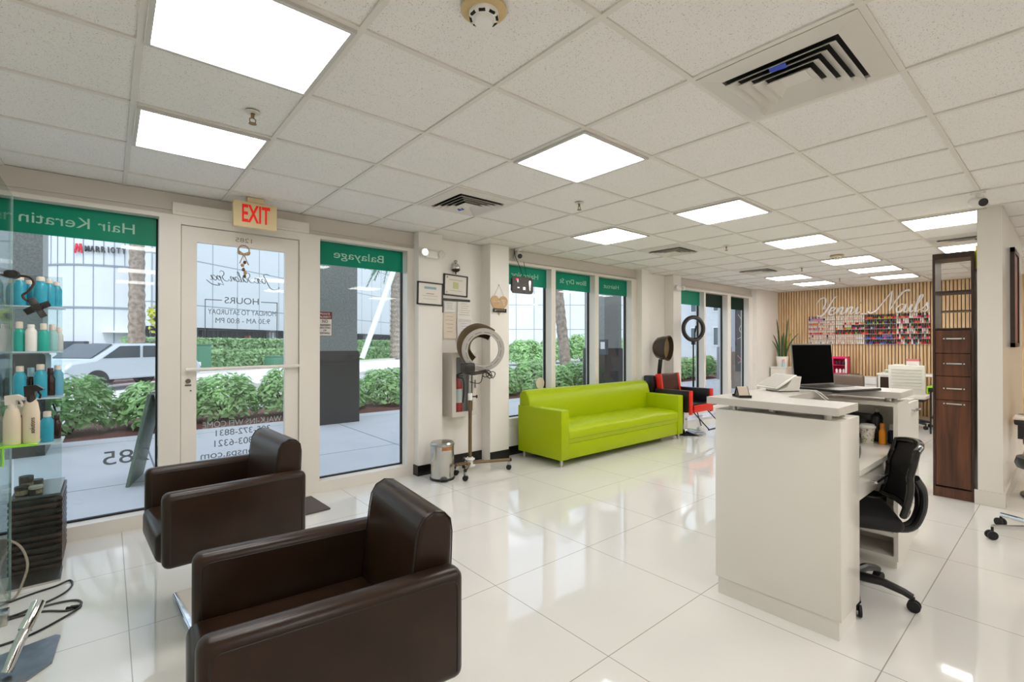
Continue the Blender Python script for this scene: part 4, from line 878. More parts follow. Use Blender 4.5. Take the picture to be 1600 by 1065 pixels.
def polish_mesh(col, cap, sm):
    if (col, cap) not in BM:
        m = MB().lathe([(0,0),(.0132,0),(.0136,.003),(.0136,.034),(.008,.040),(0,.040)], n=8); nb = len(m.f)
        m.lathe([(0,.040),(.0098,.040),(.0080,.086),(0,.086)], n=8)
        me = m.mesh('nail_polish_bottle', [mat('polish_'+col.replace(' ','_'), PAL[col], .2), CAPS[cap]])
        for p in me.polygons: p.material_index = 0 if p.index < nb else 1
        BM[col, cap] = me
    return BM[col, cap]
RW = ['first','second','third','fourth']; SW = ['top','second','third','fourth','fifth','bottom']
def nth(k): return ['first','second','third','fourth','fifth','sixth','seventh','eighth','ninth','tenth','eleventh','twelfth','thirteenth','fourteenth','fifteenth','sixteenth'][k]
def pick(rk, row, c):
    R = random.choice
    if rk == 0:
        if row == 0: return (R(['lavender','navy','purple','pink']), 'black' if c < 6 and c % 2 == 0 else R(['white','lilac'])) if c < 10 else ('cream','white')
        if row == 3: return (R(['hot pink','pink','red','coral','orange']), 'white') if c < 9 else (R(['coral','peach','pink']), 'white')
        if row in (1,2): return (R(['coral','pink','grey','white','lavender','orange'] if c < 9 else ['peach','nude','cream']), 'pink' if (c+row) % 7 == 0 else 'white')
        return (R(['white','cream','nude','peach','grey']), 'black' if random.random() < .07 else 'white')
    if rk == 1:
        if row == 3: return (R(['wine','red','lime','brown','orange','teal green']), 'black')
        if row == 2: return (R(['purple','wine','hot pink','silver']), 'black') if c > 8 else (R(['cream','nude','lime','orange']), 'black' if c == 4 else 'white')
        if row == 1: return (R(['nude','coral','lime','red','peach']) if c > 3 else 'cream', 'white')
        return (R(['cream','nude','peach','white']), 'white')
    if rk == 2:
        return (R([['lime','orange','red','brown'],['lime','purple','wine','navy','teal green'],['navy','blue','red','wine','silver'],['navy','red','orange','brown','wine'],['red','hot pink','purple','blue'],['wine','red','blue','navy','purple']][row]), 'black' if not (row == 4 and 8 < c < 14) else 'lilac')
    if random.random() < [.35,.5,.2,.25,.1,.1][row]: return (R(['white','pink','cream','grey']), 'white')
    return (R(['red','orange','teal green','wine','coral','purple','hot pink']), 'black')
cnt = 0; rest = MB(); rest_o = []
for rk in range(4):
    ya = 3.715-.502*rk
    t = thing('polish_rack', '%s of the four white wall racks of nail polish, counted from the left' % RW[rk], 'rack', (11.55, ya-.248, 0), 0, 'nail polish racks')
    MB().b2((-.006,-.246,1.335),(-.001,.246,1.93)).build('back_panel', glass_mat('rack_glass', (246,248,248), refl=.25), t)
    for row in range(6):
        z_ = 1.838-.0985*row; MB().b2((-.042,-.246,z_-.004),(-.006,.246,z_)).build('shelf', acr, t)
for rk in (3,2,1,0):
    ya = 3.715-.502*rk
    for row in range(6):
        z_ = 1.838-.0985*row
        for c in range(16):
            col, cap = pick(rk, row, c); me = polish_mesh(col, cap, 0)
            p = (11.526, ya-.018-.0308*c, z_+.0005)
            if cnt < 300:
                o = bpy.data.objects.new('nail_polish_bottle', me); COL.objects.link(o); o.location = p
                tag(o, '%s nail polish with %s cap, %s from left, %s shelf of %s rack' % (col, cap, nth(c), SW[row], RW[rk]), 'nail polish', 'nail polish bottles on the wall racks'); cnt += 1
            else: rest_o.append((me, p))
# the farthest bottles as one object
vs, fs, mi, mats_ = [], [], [], []
for me, p in rest_o:
    o0 = len(vs); vs += [tuple(v.co + Vector(p)) for v in me.vertices]; idx = []
    for q in me.materials:
        if q not in mats_: mats_.append(q)
        idx.append(mats_.index(q))
    for pl in me.polygons: fs.append(tuple(o0+i for i in pl.vertices)); mi.append(idx[pl.material_index])
me = bpy.data.meshes.new('nail_polish_bottles'); me.from_pydata(vs, [], fs)
for q in mats_: me.materials.append(q)
for pl, i in zip(me.polygons, mi): pl.material_index = i; pl.use_smooth = True
o = bpy.data.objects.new('nail_polish_bottles', me); COL.objects.link(o); tag(o, 'farthest pastel nail polish bottles on the lower shelves of the first rack', 'nail polish', kind='stuff')
# plant on a white cabinet
t = thing('cabinet', 'white cabinet with the potted snake plant on top in the far corner', 'cabinet', (11.22, 4.14, 0))
MB().b2((-.2,-.15,0),(.2,.15,.83),.004).build('body', dw, t); MB().b2((-.206,-.145,.03),(-.2005,.145,.80)).build('door', dw, t); MB().b2((-.21,-.16,.8305),(.21,.16,.85)).build('top', whitep, t)
t = thing('potted_plant', 'snake plant in a white pot on the white corner cabinet', 'plant', (11.2, 4.12, .8505))
MB().lathe([(0,0),(.095,0),(.12,.22),(.11,.22),(.10,.19),(0,.19)], n=28).build('pot', whitep, t); MB().lathe([(0,.192),(.10,.192)], n=20).build('soil', mat('soil',(50,38,30),.9), t)
lv = mat('leaf_green', (48,84,42), .45, noise=.35, nscale=14); lv2 = mat('leaf_yellow', (176,150,60), .5, noise=.2, nscale=10)
for k, (dy, dx, h, ben) in enumerate(((.05,0,.85,.10),(-.06,.02,.85,-.08),(.06,.0,.52,.20),(-.08,.0,.55,-.40),(.02,.03,.5,.02),(-.02,-.03,.55,-.05),(.0,.0,.42,.0),(-.05,.04,.62,-.22),(.05,-.03,.38,.22),(-.03,.05,.5,-.02))):
    m = MB(); vs = []; N = 9
    for i in range(N+1):
        u = i/N; y_ = dy+ben*u*u*.6; z_ = .19+h*u*(1-.12*abs(ben)*u); wd = .020*(1-.8*abs(u-.35))*(1 if u < .92 else .35)
        x_ = dx*(1+u); vs += [(x_-.006,y_-wd,z_),(x_+.004,y_,z_),(x_-.006,y_+wd,z_),(x_-.010,y_,z_)]
    m.add(vs, [(i*4+j, i*4+(j+1) % 4, (i+1)*4+(j+1) % 4, (i+1)*4+j) for i in range(N) for j in range(4)] + [(0,1,2,3),(N*4+3,N*4+2,N*4+1,N*4)]); m.build('leaf', lv2 if k in (7,9) else lv, t)
bottle('lotion_bottle', 'small pink and blue bottle beside the plant pot', (11.07, 4.045, .8505), .03, .16, mat('pale_blue_bottle',(170,206,220),.3), mat('pink_top',(232,170,160),.4), .5, .35, .8)
# pink organiser on a brown table
pk = mat('pink_plastic', (232,36,110), .35)
t = thing('organizer', 'pink two-tier plastic organizer on the brown side table', 'organizer', (11.28, 3.05, .752))
MB().b2((-.11,-.12,0),(.11,.12,.012)).b2((-.11,-.12,.16),(.11,.12,.172)).b2((-.11,-.12,.30),(.11,.12,.34)).b2((.098,-.12,.012),(.11,.12,.30)).b2((-.11,-.12,.012),(.098,-.108,.30)).b2((-.11,.108,.012),(.098,.12,.30)).build('case', pk, t)
for z_, c_ in ((.013,(236,232,230)),(.173,(30,22,24))):
    for q in range(3): MB().lathe([(0,0),(.022,0),(.022,.06),(.01,.08),(0,.08)],(-.06,-.06+.06*q,z_),n=12).build('content', mat('content_%d' % c_[0],c_,.4), t)
MB().b2((-.118,-.13,.012),(-.112,-.10,.30)).build('paper_tag', paper, t)
t = thing('side_table', 'dark red-brown side table under the pink organizer', 'table', (11.26, 3.03, 0))
MB().b2((-.2,-.25,.725),(.2,.2,.75)).build('tabletop', wal, t); MB().b2((-.18,-.23,.0),(.19,.18,.724)).build('body', wald, t); MB().cyl((-.182,.05,.60),(-.19,.05,.60),.055,n=24).build('round_emblem', steel, t)
t = thing('client_chair', 'low taupe client chair whose rounded back shows behind the laptop', 'chair', (10.4, 2.75, 0), PI)
tp = mat('taupe_leather', (112,94,82), .4)
MB().box((-.2,0,.60),(.12,.5,.36),r=.055,seg=4).build('backrest', tp, t); MB().b2((-.2,-.25,.36),(.28,.25,.48),.04).build('seat', tp, t); MB().lathe([(0,0),(.22,0),(.22,.02),(.03,.04),(.03,.36),(0,.36)],n=24).build('base', chrome, t)
# white nail desk with things on it, white chair
t = thing('manicure_table', 'white manicure table with brown front panels by the slatted wall', 'table', (10.95, 1.72, 0))
MB().b2((-.25,-.65,.78),(.25,.62,.815),.004).build('tabletop', whitep, t)
for a, c in ((.18,.60),(-.62,-.15)): MB().b2((-.235,a,.10),(.22,c,.779)).build('drawer_block', whitep, t); MB().b2((-.245,a+.03,.14),(-.236,c-.03,.75)).build('front_panel', wald, t)
MB().b2((-.2,-.62,0),(.2,-.56,.1)).b2((-.2,.5,0),(.2,.56,.1)).build('plinth', black, t)
t = thing('storage_drawers', 'small white stacked storage drawers beside the manicure table', 'drawers', (11.1, 2.52, 0))
MB().b2((-.15,-.13,0),(.15,.13,.72)).build('case', mat('pale_grey_plastic',(206,204,200),.35), t)
for k in range(5): MB().b2((-.16,-.12,.03+k*.14),(-.1505,.12,.15+k*.14)).build('drawer', whitep, t)
for k, (dx, y_, w_, h, c, lab) in enumerate(((.0,2.06,.16,.16,(236,226,214),'cream supply box at the left of the white manicure table'),(.05,1.875,.18,.26,(226,220,214),'taller white and red supply box on the manicure table'),(-.08,2.2,.10,.06,(170,190,160),'small pale green box at the left edge of the manicure table'))):
    t = thing('supply_box', lab, 'box', (10.98+dx, y_, .8155), 0, 'boxes on the manicure table'); MB().b2((-.06,-w_/2,0),(.06,w_/2,h*.85)).build('box', mat('supply_%d' % c[0],c,.5), t)
    MB().b2((-.062,-w_/2-.002,h*.85),(.062,w_/2+.002,h)).build('lid', mat('supply_red',(214,120,120),.5) if k == 1 else whitep, t)
    MB().b2((-.0615,-w_*.35,h*.3),(-.0605,w_*.35,h*.6)).build('print', mat('supply_print',(150,150,140),.6), t)
wm_ = mat('white_mesh', (232,226,216), .6)
t = thing('task_chair', 'white mesh-back task chair at the manicure table', 'office chair', (9.95, 1.74, -.0), 0)
m = MB(); m.box((-.22,0,.78),(.03,.46,.46),(0,-.12,0),r=.014); b_ = m.build('backrest', wm_, t); m = MB()
for k in range(7): m.box((-.232-.006*k+.02,0,.64+k*.05),(.036,.38,.008),(0,-.12,0))
m.build('back_ribs', mat('rib_grey',(206,200,192),.6), b_)
MB().b2((-.22,-.24,.47),(.24,.24,.53),.025).build('seat', wm_, t); MB().b2((-.2,-.2,.43),(.2,.2,.469),.01).build('seat_plate', black, t)
MB().cyl((0,0,.08),(0,0,.44),.026).build('gas_lift', black, t)
for k in range(5):
    a = k*2*PI/5+.3; e = Vector((math.cos(a),math.sin(a),0)); l = MB().tube([e*.02+Vector((0,0,.12)),e*.28+Vector((0,0,.085))],[.03,.018],8).build('leg', black, t)
    MB().cyl(e*.28+Vector((-.012,.012,.03)),e*.28+Vector((.012,-.012,.03)),.03).cyl(e*.28+Vector((0,0,.04)),e*.28+Vector((0,0,.085)),.009).build('castor', rubber, l)
t = thing('manicure_trolley', 'small trolley with a lime green top beside the white task chair', 'trolley', (9.4, 1.22, 0))
MB().b2((-.16,-.2,.70),(.16,.2,.72)).b2((-.16,.185,.60),(.16,.2,.70)).build('tray', lg_, t); MB().b2((-.17,-.21,.64),(.17,.18,.695),.01).build('body', black, t)
MB().b2((-.14,-.19,.02),(-.12,-.17,.64)).b2((.12,-.19,.02),(.14,-.17,.64)).b2((-.14,.15,.02),(-.12,.17,.64)).b2((.12,.15,.02),(.14,.17,.64)).b2((-.14,-.19,.25),(.14,.17,.27)).build('frame', black, t)
MB().lathe([(0,0),(.03,0),(.03,.03),(0,.035)],(0,.05,.7205),n=14).build('dish', whitep, t)
# stools at the right edge
t = thing('salon_chair', 'dark salon chair with cream armrest cover at the right edge, by the stub wall', 'salon chair', (6.28, .045, 0), PI)
MB().b2((-.25,-.25,.46),(.25,.25,.56),.03).build('seat', bl, t); MB().box((-.26,0,.78),(.1,.48,.5),(0,-.1,0),r=.03).build('backrest', bl, t)
for s_ in (-1,1):
    a_ = MB().b2((-.24,s_*.27-.035,.64),(.22,s_*.27+.035,.70),.015).b2((-.05,s_*.27-.02,.5),(.05,s_*.27+.02,.65)).build('armrest', bl, t); MB().b2((.02,s_*.27-.04,.69),(.26,s_*.27+.04,.715),.012).build('arm_cover', cream, a_)
MB().lathe([(0,0),(.28,0),(.28,.015),(.06,.05),(.05,.46),(0,.46)],n=30).build('base', black, t)
t = thing('rolling_stool', 'rolling stool whose chrome star base enters at the right edge', 'stool', (4.86, .10, 0))
MB().lathe([(0,.50),(.17,.50),(.18,.53),(.17,.57),(.1,.585),(0,.585)],n=30).build('seat', bl, t); MB().cyl((0,0,.09),(0,0,.5),.025).build('gas_lift', chrome, t)
for k in range(5):
    a = k*2*PI/5+2.16; e = Vector((math.cos(a),math.sin(a),0)); l = MB().tube([e*.02+Vector((0,0,.105)),e*.33+Vector((0,0,.085))],[.022,.016],8).build('leg', chrome, t)
    q = Vector((-e.y,e.x,0)); MB().cyl(e*.335+q*.02+Vector((0,0,.03)),e*.335+q*.005+Vector((0,0,.03)),.03).cyl(e*.335-q*.005+Vector((0,0,.03)),e*.335-q*.02+Vector((0,0,.03)),.03).cyl(e*.33+Vector((0,0,.03)),e*.33+Vector((0,0,.085)),.008).build('castor', rubber, l)

# ------------------------------------------------------------------ outside: arcade, planting, street and the building across
conc = grid_mat('walkway_concrete', (216,216,216), (120,124,130), (0,1), (2.6,2.6), (.4,6.0), .018, .75, .3, .35, 2.2)
struct(MB().b2((-14,4.59,-.2),(40,9.02,-.02)).build('walkway', conc))
struct(MB().b2((-14,9.02,-.2),(40,11.2,-.03)).build('planting_bed', mat('mulch',(110,66,60),.95,noise=.5,nscale=30,bump=.6,bscale=25)))
AX = math.radians(37.7); sdir = Vector((math.cos(AX),math.sin(AX),0)); ndir = Vector((-math.sin(AX),math.cos(AX),0))
def SN(s_, n_, z=0.): return sdir*s_ + ndir*n_ + Vector((0,0,z))
def oriented(m): return m.xf((0,0,0),(0,0,AX))
asph = mat('asphalt',(220,220,218),.85,noise=.08,nscale=1.5); kerb = mat('kerb',(206,204,198),.8)
struct(MB().b2((-60,11.2,-.25),(90,90,-.12)).build('ground', mat('ground_grey',(170,172,168),.9,noise=.1,nscale=.6)))
struct(oriented(MB().b2((-60,11.9,-.2),(90,18.9,-.10))).build('street', asph))
struct(oriented(MB().b2((-60,18.9,-.2),(90,19.15,.02)).b2((-60,11.65,-.2),(90,11.9,.0))).build('kerb', kerb))
tag(oriented(MB().b2((-20,19.15,-.2),(52,20.6,.01))).build('grass', mat('grass',(140,168,104),.95,noise=.3,nscale=3)), 'pale strip of grass along the far side of the street', 'grass', kind='stuff')
gran = mat('granite',(138,142,138),.3,noise=.25,nscale=45); grand = mat('granite_dark',(62,58,56),.25,noise=.3,nscale=45)
shade_paint = mat('shade_mass_paint',(210,206,200),.8)
struct(MB().b2((-14,YB-.5,2.7),(26,4.59,8.5)).build('wall_shade_mass', shade_paint))  # unseen building mass overhead, added to shade the walkway
struct(MB().b2((-14,4.46,0),(X0-.15,4.59,2.6)).b2((X1+.2,4.46,0),(26,4.59,2.6)).build('wall_outer', mat('outer_stone',(196,194,190),.6)))
for x_, lab in ((-.98,'granite arcade pillar behind the product shelves'),(2.98,'granite arcade pillar seen through the tall window right of the door'),(10.55,'granite arcade pillar seen in the last of the middle windows'),(18.25,'pale far arcade pillar seen through the far windows')):
    t = thing('pillar', lab, 'pillar', (x_, 8.5, -.02), 0, 'arcade pillars'); far = x_ > 17
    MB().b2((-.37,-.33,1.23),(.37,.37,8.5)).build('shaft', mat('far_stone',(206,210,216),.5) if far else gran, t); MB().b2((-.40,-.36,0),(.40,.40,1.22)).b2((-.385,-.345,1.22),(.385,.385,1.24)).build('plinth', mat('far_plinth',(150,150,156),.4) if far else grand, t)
t = thing('arcade_end_wall', 'white and brown wall closing the arcade beyond the last window', 'wall', (14.6, 6.3, -.02))
MB().b2((0,-1.2,1.12),(.3,.5,8.5)).build('upper_wall', mat('far_stone'), t); MB().b2((-.03,-1.2,0),(.3,.5,1.118)).build('lower_wall', mat('brown_stone',(140,122,110),.5,noise=.1), t)
t = thing('banner', 'dark vertical banner with pale script and a pink mark beyond the last window', 'banner', (14.555, 6.49, .505)); t.scale = (1,1.15,1.15)
MB().b2((-.01,-.16,0),(.01,.16,1.9)).build('panel', mat('banner_dark',(58,58,62),.4), t)
o_ = MB(); o_.tube(spline([(-.013,.08,1.5),(-.013,-.02,1.3),(-.013,.05,1.1),(-.013,-.04,.95),(-.013,.1,.85)]),.006,6); o_.build('script_mark', paper, t)
o_ = MB(); o_.tube(spline([(-.013,.1,.42),(-.013,.0,.30),(-.013,.08,.22),(-.013,-.08,.35),(-.013,-.02,.46)]),.014,6).build('pink_mark', mat('banner_pink',(210,90,110),.5), t)
# leafy planting
def leaf_cloud(n, fn, size, seed):
    rnd = random.Random(seed); m = MB()
    for _ in range(n):
        p, nn = fn(rnd); a = rnd.uniform(0,2*PI); s_ = size*rnd.uniform(.6,1.35)
        nn = (Vector(nn)+Vector((rnd.uniform(-1,1),rnd.uniform(-1,1),rnd.uniform(-.4,1)))*.8).normalized(); u = nn.orthogonal().normalized(); v = nn.cross(u)
        du = u*math.cos(a)+v*math.sin(a); dv = nn.cross(du); p = Vector(p)
        o = len(m.v); m.v += [p-du*s_, p+dv*s_*.42+nn*s_*.1, p+du*s_, p-dv*s_*.42+nn*s_*.1]; m.f += [(o,o+1,o+2),(o,o+2,o+3)]
    return m
def leafy(name, rgb, hue=.35):
    if name in MATS: return MATS[name]
    m = mat(name, rgb, .45, spec=.4, noise=hue, nscale=5); n = m.node_tree; b = n.nodes['Principled BSDF']; src = b.inputs['Base Color'].links[0].from_socket
    tl = n.nodes.new('ShaderNodeBsdfTranslucent'); n.links.new(src, tl.inputs[0]); mx = n.nodes.new('ShaderNodeMixShader'); mx.inputs[0].default_value = .35
    n.links.new(b.outputs[0], mx.inputs[1]); n.links.new(tl.outputs[0], mx.inputs[2]); n.links.new(mx.outputs[0], n.nodes['Material Output'].inputs[0]); return m
shrub_l = leafy('shrub_leaf',(176,212,152)); hedge_l = leafy('hedge_leaf',(164,196,146)); woodm = mat('twig',(70,54,44),.9)
def dome(rx, ry, h):
    def fn(r):
        a = r.uniform(0,2*PI); z = r.random()**.8; k = math.sqrt(max(0,1-(z*.94)**4))*(.6+.4*r.random()**.4); wob = 1+.08*math.sin(3*a+rx*9)
        return ((rx*k*wob*math.cos(a), ry*k*wob*math.sin(a), .08+h*z*(.8+.25*r.random())),(math.cos(a)*k, math.sin(a)*k, z+.2))
    return fn
protos = []
for q in range(3):
    fm = leaf_cloud(1500, dome(.60,.48,.64+.08*q), .07, 11+q).mesh('foliage', shrub_l, 180)
    sm = MB()
    for k in range(7): a = k*.9; sm.tube([(.05*math.cos(a),.05*math.sin(a),0),(.3*math.cos(a),.28*math.sin(a),.5)],.012,5)
    protos.append((fm, sm.mesh('stem', woodm)))
for k in range(21):
    x_ = -2.6+k*1.06; px_ = 'behind the glass shelves' if x_ < -.2 else 'through the left window' if x_ < .9 else 'through the glass door' if x_ < 2.6 else 'right of the granite pillar' if x_ < 5.2 else 'behind the hair dryer pier' if x_ < 7.3 else 'through the middle windows' if x_ < 14 else 'through the far windows'
    o_ = ['left one','second one','third one','fourth one','fifth one','sixth one','seventh one']
    key = px_; CNT = globals().setdefault('SHC', {}); i_ = CNT.get(key, 0); CNT[key] = i_+1
    t = thing('shrub', 'leafy green planter shrub seen %s, %s there' % (px_, o_[i_]), 'shrub', (x_, 9.95+.10*math.sin(k*2.1), -.03), k*1.7, 'shrubs along the walkway')
    for nm_, me in zip(('foliage','stem'), protos[k % 3]): c = bpy.data.objects.new(nm_, me); COL.objects.link(c); c.parent = t
def boxcloud(L, D, H):
    def fn(r):
        f = r.random()
        if f < .5: return ((r.uniform(-L/2,L/2), -D/2+r.uniform(0,.1), r.uniform(.05,H)), (0,-1,.3))
        if f < .9: return ((r.uniform(-L/2,L/2), r.uniform(-D/2,D/2), H+.10*math.sin(r.uniform(0,6))), (0,0,1))
        return ((r.choice((-1,1))*L/2, r.uniform(-D/2,D/2), r.uniform(.05,H)), (0,-.3,.3))
    return fn
hm1 = leaf_cloud(2600, boxcloud(8.2,.9,.85), .16, 3).b2((-4,-.38,0),(4,.4,.78)).mesh('foliage', hedge_l, 180); hm2 = leaf_cloud(3000, boxcloud(8.2,1.1,1.5), .19, 4).b2((-4,-.45,0),(4,.5,1.38)).mesh('foliage', hedge_l, 180)
for k in range(5):
    for n_, me, wd in ((21.4, hm1, 'low trimmed'),(23.2, hm2, 'taller')):
        if k == 0: continue
        p = SN(14.5+8.6*k, n_); t = thing('hedge', '%s hedge across the street, %s section from the left' % (wd, nth(k)), 'hedge', p, AX, 'hedges across the street'); c = bpy.data.objects.new('foliage', me); COL.objects.link(c); c.parent = t
# bigger dark shrubs beyond the middle windows
for k, (x_, y_, s_) in enumerate(((21.5,24,2.3),(25.2,25,2.3),(29,25.5,2.4),(33,25,2.6),(24,12.6,1.0),(30,13.4,1.25))):
    t = thing('shrub', ['big dark shrub behind the hanging light-up sign window','big dark shrub left of the leaning palm trunk','big dark shrub right of the leaning palm trunk','tallest dark shrub beyond the middle windows','round shrub beyond the far windows, nearer','round shrub beyond the far windows, farther'][k], 'shrub', (x_,y_,-.1), k, 'big shrubs across the street'); t.scale = (s_,s_,s_)
    c = bpy.data.objects.new('foliage', protos[k % 3][0]); COL.objects.link(c); c.parent = t; c = bpy.data.objects.new('stem', protos[k % 3][1]); COL.objects.link(c); c.parent = t
bark = mat('palm_bark',(150,138,126),.9,noise=.4,nscale=7,bump=.8,bscale=6)
def palm(label, loc, r, h, lean=(0,0), crown=True):
    t = thing('palm_tree', label, 'palm tree', loc); m = MB(); pts = []; rs = []
    N = int(h/.22)
    for i in range(N+1): u = i/N; pts.append((lean[0]*u, lean[1]*u, h*u)); rs.append(r*(1.1-.25*u)*(1.06 if i % 2 else .94))
    m.tube(pts, rs, 12); m.build('trunk', bark, t, sharp=20)
    if crown:
        for k in range(13):
            a = k*2*PI/13; e = Vector((math.cos(a),math.sin(a),0)); top = Vector(pts[-1]); L = 2.6; spine = [top+e*L*u+Vector((0,0,.9*math.sin(u*2.2)-2.2*u*u*(.5+.35*(k % 3)))) for u in [q/9 for q in range(10)]]
            fm = MB().tube(spine,.03,5); side = Vector((-e.y,e.x,0))
            for i in range(1,10):
                for s_ in (-1,1):
                    for q in (0,.5):
                        b = spine[i-1].lerp(spine[i], q); tip = b+side*s_*.55*math.sin(PI*(i/10)*.9+.2)+e*.25+Vector((0,0,-.35)); w_ = e*.05; fm.add([b-w_,b+w_,tip],[(0,1,2)])
            fm.build('frond', leafy('palm_leaf',(96,140,100)), t)
palm('tall palm trunk seen in the left window beside the round building', (.93,25.6,.012), .28, 9)
palm('palm with drooping fronds at the right side of the tall window', (19.6,39.2,.022), .46, 8.2)
palm('leaning palm trunk seen through the middle windows', (16.6,15.6,-.1), .25, 7.0, (-.7,.3))
t = thing('palm_brace', 'white diagonal brace leaning across the view in the tall window', 'brace', (0,0,0)); MB().tube([(15.4,36.6,.14),(18.6,36.3,9.0)],.22,8).build('beam', mat('brace_white',(226,230,232),.6), t)
t = thing('lamp_basket', 'hanging flower basket on a lamp post beside the palm trunk', 'lamp post', (1.62,24.6,-.1))
MB().tube([(0,0,0),(0,0,9)],.07,10).tube([(-.35,0,2.9),(.55,0,2.9)],.03,8).tube([(-.4,0,1.55),(.55,0,1.5)],.02,8).build('post', mat('post_grey',(140,140,140),.5), t)
b_ = MB().lathe([(0,0),(.25,.1),(.32,.3),(0,.3)],(.12,-.2,2.2),n=16).build('basket', woodm, t); leaf_cloud(260, lambda r: ((.12+r.gauss(0,.2),-.2+r.gauss(0,.15),2.55+r.gauss(0,.28)),(0,-1,.4)), .12, 5).build('flowers', leafy('basket_leaf',(190,196,70)), t)
ug = mat('utility_green',(74,128,100),.5)
for lab, s_, n_, d in (('dark green utility box across the street, left edge of the door glass', 19.55, 19.75, (.85,.6,1.25)),('low green utility box across the street, right edge of the door glass', 24.6, 19.6, (1.0,.5,.55))):
    t = thing('utility_box', lab, 'utility box', SN(s_,n_,0.01), AX); MB().box((0,0,d[2]/2),d,r=.03).build('case', ug, t); MB().box((0,0,d[2]+.02),(d[0]+.06,d[1]+.06,.04)).build('lid', ug, t); MB().box((0,-d[1]/2-.006,d[2]/2),(d[0]*.8,.01,d[2]*.75)).build('door', ug, t)
# the building across the street
fac = grid_mat('pale_cladding', (212,216,219), (150,158,164), (0,2), (2.15,2.85), (.3,3.87), .075, .6, .3, .12, .35)
facc = mat('pale_cladding_round', (208,212,216), .6)
t = thing('building', 'pale panelled building across the street with a dark fenced base', 'building', SN(22.5,26.3,-.1), AX)
MB().b2((.2,0,2.45),(52,.9,18)).build('facade', fac, t); MB().b2((.2,.6,0),(52,.9,2.44)).build('base_wall', mat('base_dark',(74,78,84),.6,noise=.3,nscale=1.2), t)
fb = MB()
for k in range(130): fb.b2((.2+k*.4,-.02,0),(.24+k*.4,.02,2.35))
fb.b2((.2,-.03,2.30),(52,.03,2.36)).b2((.2,-.03,1.5),(52,.03,1.54)).build('fence', mat('fence_dark',(66,70,74),.5), t)
for k in range(7): MB().b2((3+k*7.4,.3,0),(3.7+k*7.4,.62,2.44)).build('column', facc, t)
MB().b2((8.1,.25,1.2),(8.35,.58,2.0)).build('red_lamp', mat('red_lamp',(206,120,100),.5), t)
cyc = Vector((.75,40.3,-.1)); R_ = 3.95
t = thing('building', 'round pale corner tower with dark lettering across the street', 'building', cyc)
MB().lathe([(R_,0),(R_,18)], n=72).build('round_wall', facc, t)
jm = MB()
for k in range(27):
    a = PI+k*PI/26; jm.box((R_*math.cos(a),R_*math.sin(a),12 if k % 2 else 9),(.05,.035,12 if k % 2 else 18),(0,0,a))
for z_ in (1.0,3.5,5.95): jm.lathe([(R_-.02,z_-.06),(R_+.04,z_-.05),(R_+.04,z_+.05),(R_-.02,z_+.06)], n=72)
jm.build('panel_joints', mat('joint_grey',(134,144,152),.7), t); MB().cyl((.35+R_*.1,-R_-.25,2.2),(.35+R_*.1,-R_-.25,18),.16).b2((-1.0,-R_-.9,2.05),(1.4,-R_+.4,2.15)).build('down_pipe', mat('pipe_white',(236,240,242),.5), t)
MB().box((-2.2,-3.4,1.1),(1.3,.5,.9),(0,0,-.55)).build('base_window', mat('base_dark'), t)
t = thing('lettering_sign', 'dark hotel lettering with a red emblem high on the round tower', 'sign', cyc+Vector((0,0,6.85)))
def on_tower(u): a = -PI/2+u/(R_+.08); return Vector(((R_+.10)*math.cos(a),(R_+.10)*math.sin(a),0)), a+PI/2
lt = mat('letter_dark',(56,60,66),.5)
for k, ch in enumerate('MARRIOTT'):
    p, a = on_tower(-1.72+k*.245 - (.04 if k > 4 else 0)); o = text('letter', ch, .46, lt, t, p, '-y', False, .20 if ch != 'I' else .05, depth=.05, bold=.006); o.rotation_euler = (0,0,a)
p, a = on_tower(-2.12); em = MB().prism([(-.20,-.26),(-.13,-.26),(-.07,.12),(-.02,-.20),(.05,-.20),(.10,.12),(.14,-.26),(.20,-.26),(.15,.28),(.05,.28),(.01,-.04),(-.05,.28),(-.14,.28)], -.06,.0,'y').build('emblem', mat('emblem_red',(214,40,60),.5), t); em.location = p; em.rotation_euler = (0,0,a)
t = thing('building', 'pale panelled wing seen far off through the middle windows', 'building', (34,50,-.1), math.radians(-38))
MB().b2((1,0,1.2),(50,6,18)).build('facade', grid_mat('pale_cladding_far',(224,228,230),(150,158,164),(0,2),(2.3,3.1),(0,3.2),.09,.6,.3,.12,.35), t); MB().b2((1,.5,0),(50,6,1.19)).build('base_wall', mat('base_dark'), t)
t = thing('building', 'white building with dark windows beyond the far windows', 'building', (46,18,-.1))
MB().b2((0,-8,0),(6,9,16)).build('wall', facc, t)
for y_ in (-5,-2.6,-.2,2.2,4.6,7):
    for z_ in (1.2,4.6,8): f_ = MB().b2((-.06,y_-.7,z_),(0,y_+.7,z_+1.9)).build('window', mat('frame_white_far',(236,238,238),.5), t); MB().b2((-.09,y_-.6,z_+.1),(-.061,y_+.6,z_+1.8)).build('pane', mat('far_glass',(96,106,112),.15), f_)
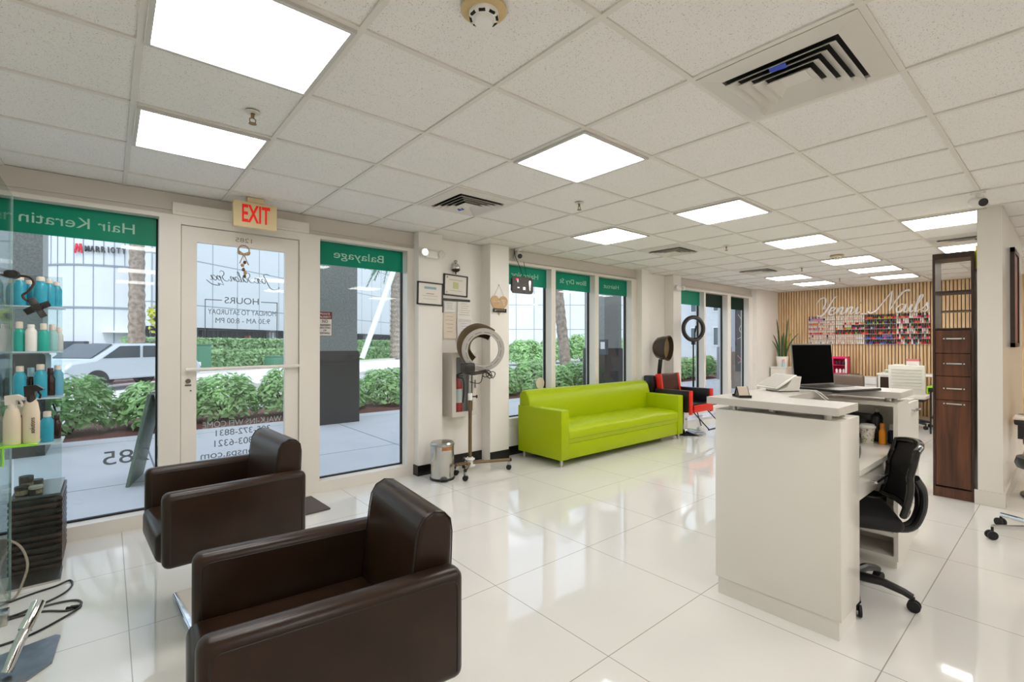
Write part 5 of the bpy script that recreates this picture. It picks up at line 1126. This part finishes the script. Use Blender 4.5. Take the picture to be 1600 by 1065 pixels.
# cars
def car(label, loc, rz, paint):
    t = thing('car', label, 'car', loc, rz, 'cars on the street')
    pr = [(-2.2,.35),(-2.25,.7),(-2.1,.92),(-1.45,1.0),(-.8,1.42),(.55,1.44),(1.25,1.0),(2.05,.86),(2.22,.62),(2.2,.35)]
    b_ = MB().prism(pr,-.86,.86,'y').build('body', paint, t); md = b_.modifiers.new('bevel','BEVEL'); md.width = .09; md.segments = 2; md.limit_method = 'ANGLE'; md.angle_limit = .6
    for s_ in (-1,1):
        MB().prism([(-1.25,1.0),(-.75,1.36),(-.12,1.37),(-.12,1.0)], s_*.865,s_*.87,'y').prism([(-.02,1.0),(-.02,1.37),(.5,1.37),(1.05,1.0)], s_*.865,s_*.87,'y').build('side_window', mat('car_glass',(70,78,84),.1), t)
        for x_ in (-1.4,1.4): MB().cyl((x_,s_*.68,.33),(x_,s_*.88,.33),.33,n=24).cyl((x_,s_*.88,.33),(x_,s_*.89,.33),.2,n=16).build('wheel', mat('tyre',(44,44,46),.6), t)
    MB().prism([(.62,1.42),(1.22,1.01),(1.24,1.03),(.66,1.44)],-.72,.72,'y').prism([(-.86,1.40),(-1.46,1.0),(-1.48,1.02),(-.9,1.43)],-.72,.72,'y').build('windscreen', mat('car_glass'), t)
    MB().b2((2.12,-.8,.62),(2.24,-.5,.76)).b2((2.12,.5,.62),(2.24,.8,.76)).build('headlight', whitep, t)
car('silver car on the street behind the product shelves', SN(12.5,15.6,-.1), AX, mat('car_silver',(196,204,210),.25,.4))
car('red car parked across the street in the left window', SN(14.5,17.9,-.1), AX+PI, mat('car_red',(206,90,90),.35))
# folding sign on the walkway
t = thing('sidewalk_sign', 'grey-green folding sidewalk sign standing outside left of the door', 'sign', (.40,6.05,-.02), -.25)
MB().box((-.11,0,.44),(.03,.55,.90),(0,.19,0),r=.006).build('board', mat('sign_green',(120,134,118),.5,noise=.15,nscale=8), t); MB().box((.11,0,.44),(.03,.55,.90),(0,-.19,0),r=.006).build('board', mat('sign_pale',(206,206,198),.5), t); MB().box((0,0,.885),(.05,.5,.03)).build('hinge', steel, t)
t = thing('entry_panel', 'grey wall phone panel on the granite beyond the last middle window', 'panel', (10.10,8.16,1.25)); MB().b2((-.02,-.12,-.2),(.075,.1,.2)).build('case', mat('panel_grey',(70,80,90),.4), t); MB().b2((-.026,-.08,-.05),(-.0205,.06,.14)).build('plate', whitep, t)
